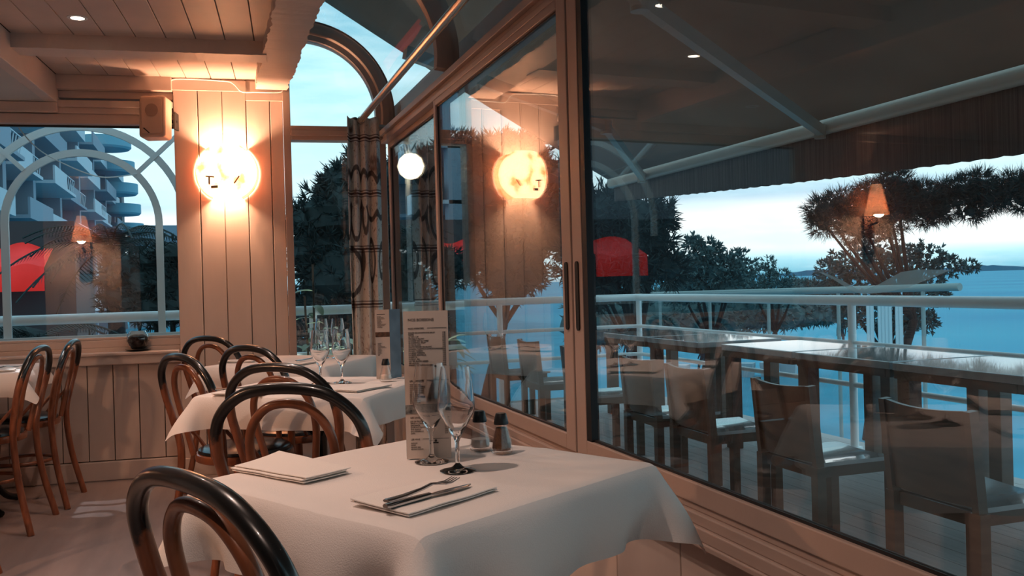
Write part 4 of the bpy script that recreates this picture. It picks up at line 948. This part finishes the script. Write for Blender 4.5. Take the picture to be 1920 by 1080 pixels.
tree('pine_tree', (g.x, g.y, GZ), BL([(1545, 395, 32), (1575, 385, 34), (1610, 400, 38), (1545, 420, 26), (1600, 430, 28), (1650, 370, 42), (1680, 345, 32), (1670, 400, 42), (1700, 380, 34), (1725, 370, 34), (1740, 395, 34), (1765, 390, 30), (1770, 360, 26), (1625, 365, 24), (1800, 360, 30), (1830, 350, 34), (1850, 375, 30), (1880, 365, 34), (1900, 345, 28), (1925, 370, 36), (1960, 350, 40), (1820, 395, 22), (1640, 425, 26)], d), 'large umbrella pine silhouetted against the bright sky at right', TREED, .26, 620, 26, .6, k=12, wd=.024)
d = 24; g = at(1630, 900, d)
tree('leafy_tree', (g.x, g.y, GZ), BL([(1600, 490, 44), (1650, 470, 40), (1690, 490, 40), (1560, 510, 34), (1740, 480, 34), (1620, 540, 45), (1680, 545, 45), (1730, 530, 38), (1780, 500, 26), (1570, 555, 34), (1525, 540, 20), (1700, 595, 40), (1640, 590, 34), (1590, 590, 30), (1820, 500, 16), (1760, 560, 26), (1735, 605, 24)], d), 'grey-green leafy tree under the umbrella pine at right', TREEL, .13, 520, 27, .2, k=8, wd=.14)
# hedge line + promenade wall along the shore
m = MB(); rnd = random.Random(31)
a_ = at(1100, 560, 30); b_ = at(1560, 545, 40)
for i in range(60):
    p = a_.lerp(b_, i / 59); blob(m, (p.x, p.y, -.2 + rnd.uniform(-.2, .2)), .9, rnd); tufts(m, (p.x, p.y, -.1), 1.0, 26, .3, 6, rnd, .8, wd=.1)
tag(m.build('hedge', TREEL, smooth=False, fix=False), 'long low hedge along the shore promenade', 'hedge')
a_ = at(1205, 553, 26); b_ = at(1800, 538, 17)
t = empty('promenade_railing', (a_.x, a_.y, GZ), 0, 'pale rail running along the promenade behind the terrace railing', 'railing'); I = Matrix.Translation((-a_.x, -a_.y, -GZ))
DULL = mat('dull_green_rail', (.3, .36, .35), .6); m = MB(I); m.tube([a_, b_], .075, 12); m.build('rail', DULL, t)
for k in range(5):
    p = a_.lerp(b_, .08 + .21 * k); m = MB(I); m.tube([(p.x, p.y, GZ), (p.x, p.y, p.z - .05)], .04, 10); m.build('post', DULL, t)
# white slatted panels by the water
P_ = at(1658, 600, 18)
t = empty('beach_cabin_panel', (P_.x, P_.y, GZ), math.atan2(-.62, .78), 'row of tall white slatted boards standing near the water under the leafy tree', 'slatted panel')
for i, (x0, x1) in enumerate(((-.33, -.19), (-.12, .14), (.20, .34))):
    m = MB(); m.box((x0, -.03, 0), (x1, .03, 3.86)); 
    for k in range(int((x1 - x0) / .065)): m.box((x0 + .01 + k * .065, -.045, .05), (x0 + .05 + k * .065, -.031, 3.8))
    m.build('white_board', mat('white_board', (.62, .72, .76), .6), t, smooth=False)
# people on the promenade
CLO = mat('dark_clothes', (.03, .035, .045), .8); CLO2 = mat('grey_clothes', (.10, .11, .13), .8); SKIN = mat('skin', (.35, .2, .14), .6); HAIR = mat('dark_hair', (.02, .015, .01), .7)
def person(px, py, dist, face, label, stride, jac):
    foot = at(px, py, dist); t = empty('person', (foot.x, foot.y, GZ + .02), face, label, 'person')
    me = bpy.data.meshes.new('body'); s_ = stride
    J = [((0, 0, .95), .13), ((.0, 0, 1.15), .12), ((0, .0, 1.38), .145), ((0, 0, 1.50), .06), ((0, .02, 1.60), .085), ((0, .03, 1.70), .09),
         ((.09, 0, .88), .09), ((.10, s_ * .16, .5), .062), ((.10, s_ * .22 - .04, .08), .042), ((.10, s_ * .22 + .1, .04), .04),
         ((-.09, 0, .88), .09), ((-.10, -s_ * .14, .5), .062), ((-.10, -s_ * .28 - .04, .10), .042), ((-.10, -s_ * .28 + .09, .04), .04),
         ((.19, 0, 1.40), .06), ((.24, -s_ * .1, 1.14), .042), ((.23, -s_ * .12 + .08, .90), .032), ((.23, -s_ * .12 + .1, .82), .03),
         ((-.19, 0, 1.40), .06), ((-.24, s_ * .1, 1.14), .042), ((-.23, s_ * .14 + .08, .90), .032), ((-.23, s_ * .14 + .1, .82), .03)]
    E_ = [(0, 1), (1, 2), (2, 3), (3, 4), (4, 5), (0, 6), (6, 7), (7, 8), (8, 9), (0, 10), (10, 11), (11, 12), (12, 13), (2, 14), (14, 15), (15, 16), (16, 17), (2, 18), (18, 19), (19, 20), (20, 21)]
    me.from_pydata([j[0] for j in J], E_, []); me.materials.append(jac); o = bpy.data.objects.new('body', me); COL.objects.link(o); o.parent = t
    o.modifiers.new('skin', 'SKIN')
    for i, j in enumerate(J): me.skin_vertices[0].data[i].radius = (j[1], j[1])
    me.skin_vertices[0].data[0].use_root = True
    o.modifiers.new('sub', 'SUBSURF').levels = 1
    m = MB(); m.lathe([(0, -.02), (.085, 0), (.1, .06), (.08, .12), (0, .15)], 14, c=(0, .01, 1.66)); m.build('hair', HAIR, t)
    return t
for i, (px, py, dist, f, lb, s_, jc) in enumerate([(1180, 680, 43, .4, 'person in dark clothes strolling on the promenade left of the rail post', .5, CLO), (1318, 690, 40, 1.2, 'person in dark clothes walking below the terrace tables, leftmost of the group', 1, CLO), (1340, 698, 38, 1.4, 'person in grey clothes walking in the middle of the group below the tables', .8, CLO2), (1362, 690, 41, 1.5, 'person in dark clothes walking at the right of the group below the tables', .6, CLO), (1578, 640, 52, 2.2, 'person seated far off beside the rail post', .3, CLO)]):
    person(px, py, dist, f, lb, s_, jc)
# low white bollards
b0 = None
BLB = ['pale stone block leftmost in the row along the promenade', 'second pale stone block from the left along the promenade', 'pale stone block just right of the walking group', 'fourth pale stone block from the left along the promenade', 'last pale stone block at the right end of the row']
for i, px in enumerate((1240, 1275, 1398, 1442, 1478)):
    p = at(px, 668, 40)
    if b0 is None:
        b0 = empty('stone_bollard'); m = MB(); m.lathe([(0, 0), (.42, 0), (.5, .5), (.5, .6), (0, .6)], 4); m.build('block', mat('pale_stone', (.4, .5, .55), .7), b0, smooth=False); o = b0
    else: o = copy_tree(b0)
    o.location = (p.x, p.y, GZ); tag(o, BLB[i], 'bollard', 'stone blocks along the promenade')

# apartment building far left
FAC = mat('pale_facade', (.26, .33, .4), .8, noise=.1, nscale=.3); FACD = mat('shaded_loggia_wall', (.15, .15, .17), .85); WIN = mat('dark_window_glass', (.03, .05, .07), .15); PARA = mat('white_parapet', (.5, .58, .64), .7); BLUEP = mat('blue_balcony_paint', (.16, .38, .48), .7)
t = empty('apartment_building', (-11, 80, GZ), 0, 'tall pale apartment block with stepped balconies behind the left window', 'building')
I = Matrix.Translation((11, -80, -GZ))
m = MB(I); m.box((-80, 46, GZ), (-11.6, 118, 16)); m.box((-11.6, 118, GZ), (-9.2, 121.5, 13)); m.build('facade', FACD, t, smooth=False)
bays = [(46, 53), (55, 62), (64, 73), (75, 84), (86, 95), (97, 106), (108, 116)]
m = MB(I)
for y in (45.6, 53.6, 62.6, 73.6, 84.6, 95.6, 106.6, 116.6): m.box((-11.6, y, GZ), (-9.9, y + .9, 15.2))
m.build('pier', FAC, t, smooth=False)
for bi, (y0, y1) in enumerate(bays):
    for fl_ in range(6):
        z = -.3 + 2.9 * fl_; ex = -9.3 + .5 * ((bi + fl_) % 2)
        m = MB(I); m.box((-11.6, y0 - .4, z - .2), (ex, y1 + .4, z)); m.box((ex - .12, y0 - .4, z), (ex, y1 * (.5 if fl_ % 3 == 0 else 1) + (y0 * .5 if fl_ % 3 == 0 else 0) + .4, z + .95)); bal = m.build('balcony', PARA if (bi + fl_) % 3 else FAC, t, smooth=False)
        m = MB(I); m.box((-11.62, y0 + 1, z + .1), (-11.55, y0 + 3, z + 2.2)); m.box((-11.62, y1 - 3, z + .1), (-11.55, y1 - 1, z + 2.2)); m.build('window', WIN, t, smooth=False)
        m = MB(I)
        if fl_ % 3 == 0:
            ym = (y0 + y1) / 2
            for k in range(5): m.bar((ex - .06, ym + k * (y1 - ym) / 5, z), (ex - .06, ym + (k + 1) * (y1 - ym) / 5, z + .9), .05, .05)
            m.bar((ex - .06, ym, z + .95), (ex - .06, y1, z + .95), .06, .06); m.build('balcony_railing', PARA, bal, smooth=False)
m = MB(I); m.box((-26, 45, 15.2), (-10.6, 119, 15.9)); m.build('roof_edge', FAC, t, smooth=False)
for k in range(5):
    m = MB(I); m.lathe([(0, 0), (2.4, 0), (2.6, .2), (2.6, 1.2), (2.3, 1.2), (2.3, .3), (0, .3)], 28, c=(-9.4 + .35 * k * 0, 101 + k * 4.2, 12.6 - k * 1.9 + 3.2)); m.build('rounded_balcony', BLUEP, t)
t = empty('glazed_annex', (-6, 125, GZ), 0, 'low building with gridded glass front at the right end of the apartment block', 'building')
I = Matrix.Translation((6, -125, -GZ)); m = MB(I); m.box((-9, 122.2, GZ), (-2.65, 135, 9.5)); m.box((-2.6, 124, GZ), (1.2, 135, 6.5)); m.build('block', FAC, t, smooth=False)
m = MB(I)
for k in range(7): m.box((-5.5 + k * .85, 121.7, 1), (-5.4 + k * .85, 121.9, 9.3 - .45 * k))
for k in range(6): m.box((-5.5, 121.7, 2 + k * 1.2), (-1, 121.9, 2.12 + k * 1.2))
m.build('glazing_grid', PARA, t, smooth=False)
# low shop with red lit awning
t = empty('shop_front', (-9, 30, GZ), 0, 'low shop with a glowing red awning across the street', 'shop')
I = Matrix.Translation((9, -30, -GZ))
REDM = mat('lit_red_canvas', (.7, .03, .03), .7, emit=(1, .04, .03), estr=.28, noise=.5, nscale=1.2)
m = MB(I); m.box((-60, 31, GZ), (-3.8, 36, 3.4)); m.build('shop_wall', mat('dark_shop_wall', (.04, .045, .05), .8), t, smooth=False)
m = MB(I); vs = []; fs = []
for i in range(41):
    x = (-12.8 + 2.0 * i / 9) if i < 10 else (-8.6 + 4.2 * (i - 10) / 30)
    for z, y in ((2.65 + .1 * math.sin(i * .6), 30.9), (2.0 + .05 * math.sin(i * .9), 29.2), (1.25, 29.15)): vs.append((x, y, z))
for i in range(40):
    if i == 9: continue
    for k in range(2): a = 3 * i + k; fs.append((a, a + 3, a + 4, a + 1))
m.add(vs, fs); m.build('red_awning', REDM, t, solid=.03)
# palms and bushes
def palm(base, h, r, label, seed, nf=22):
    rnd = random.Random(seed); t = empty('palm_tree', base, 0, label, 'palm tree')
    m = MB(); m.tube([(0, 0, 0), (.1, 0, h * .5), (0, 0, h)], [.22, .18, .2], 12); m.build('trunk', BARK, t)
    m = MB()
    for f in range(nf):
        a = 2 * math.pi * f / nf + rnd.uniform(-.15, .15); el = rnd.uniform(.1, 1.1); L_ = r * rnd.uniform(.85, 1.1); pts = []
        for k in range(11):
            q = k / 10; rr = L_ * q * math.cos(el * (1 - q * .5)); zz = L_ * (math.sin(el) * q - .75 * q * q); pts.append(Vector((rr * math.cos(a), rr * math.sin(a), h + zz)))
        m.tube(pts, .02, 4)
        for k in range(1, 11):
            for e in range(3):
                p = pts[k - 1].lerp(pts[k], e / 3); tt = (pts[k] - pts[k - 1]).normalized(); s_ = tt.cross(Vector((0, 0, 1))).normalized(); ll = r * .26 * math.sin(math.pi * min(1, (k + e / 3) / 11 + .08))
                for sg in (-1, 1):
                    q = p + s_ * sg * ll + tt * ll * .5 - Vector((0, 0, ll * .35)); m.add([p - tt * .02, p + tt * .02, q], [(0, 1, 2)])
    m.build('fronds', TREED, t, smooth=False, fix=False)
p = at(210, 500, 21); palm((p.x, p.y, GZ), 1.6 - GZ + .5, 2.3, 'dark palm tree with arching fronds outside the left window', 3)
p = at(60, 590, 17); palm((p.x, p.y, GZ), -GZ + .2, 1.8, 'low palm at the left edge outside the left window', 6)
d = 11; g = at(300, 900, d)
tree('leafy_tree', (g.x, g.y, GZ), BL([(285, 490, 36), (318, 478, 34), (280, 530, 45), (325, 530, 50), (370, 500, 50), (290, 580, 45), (360, 570, 60), (250, 570, 34), (238, 500, 36), (214, 520, 34), (222, 560, 36)], d), 'dark bushy tree between the palm and the pillar', TREED, .12, 700, 41, .85, trunk=.1)
m = MB(); rnd = random.Random(51)
a_ = at(-150, 610, 12); b_ = at(700, 600, 12)
for i in range(70):
    p = a_.lerp(b_, i / 69); blob(m, (p.x, p.y, -.05 + rnd.uniform(-.15, .15)), .5, rnd); tufts(m, (p.x, p.y, 0), .55, 22, .14, 6, rnd, .8, wd=.1)
tag(m.build('hedge', TREED, smooth=False, fix=False), 'dark clipped hedge along the street below the back windows', 'hedge')
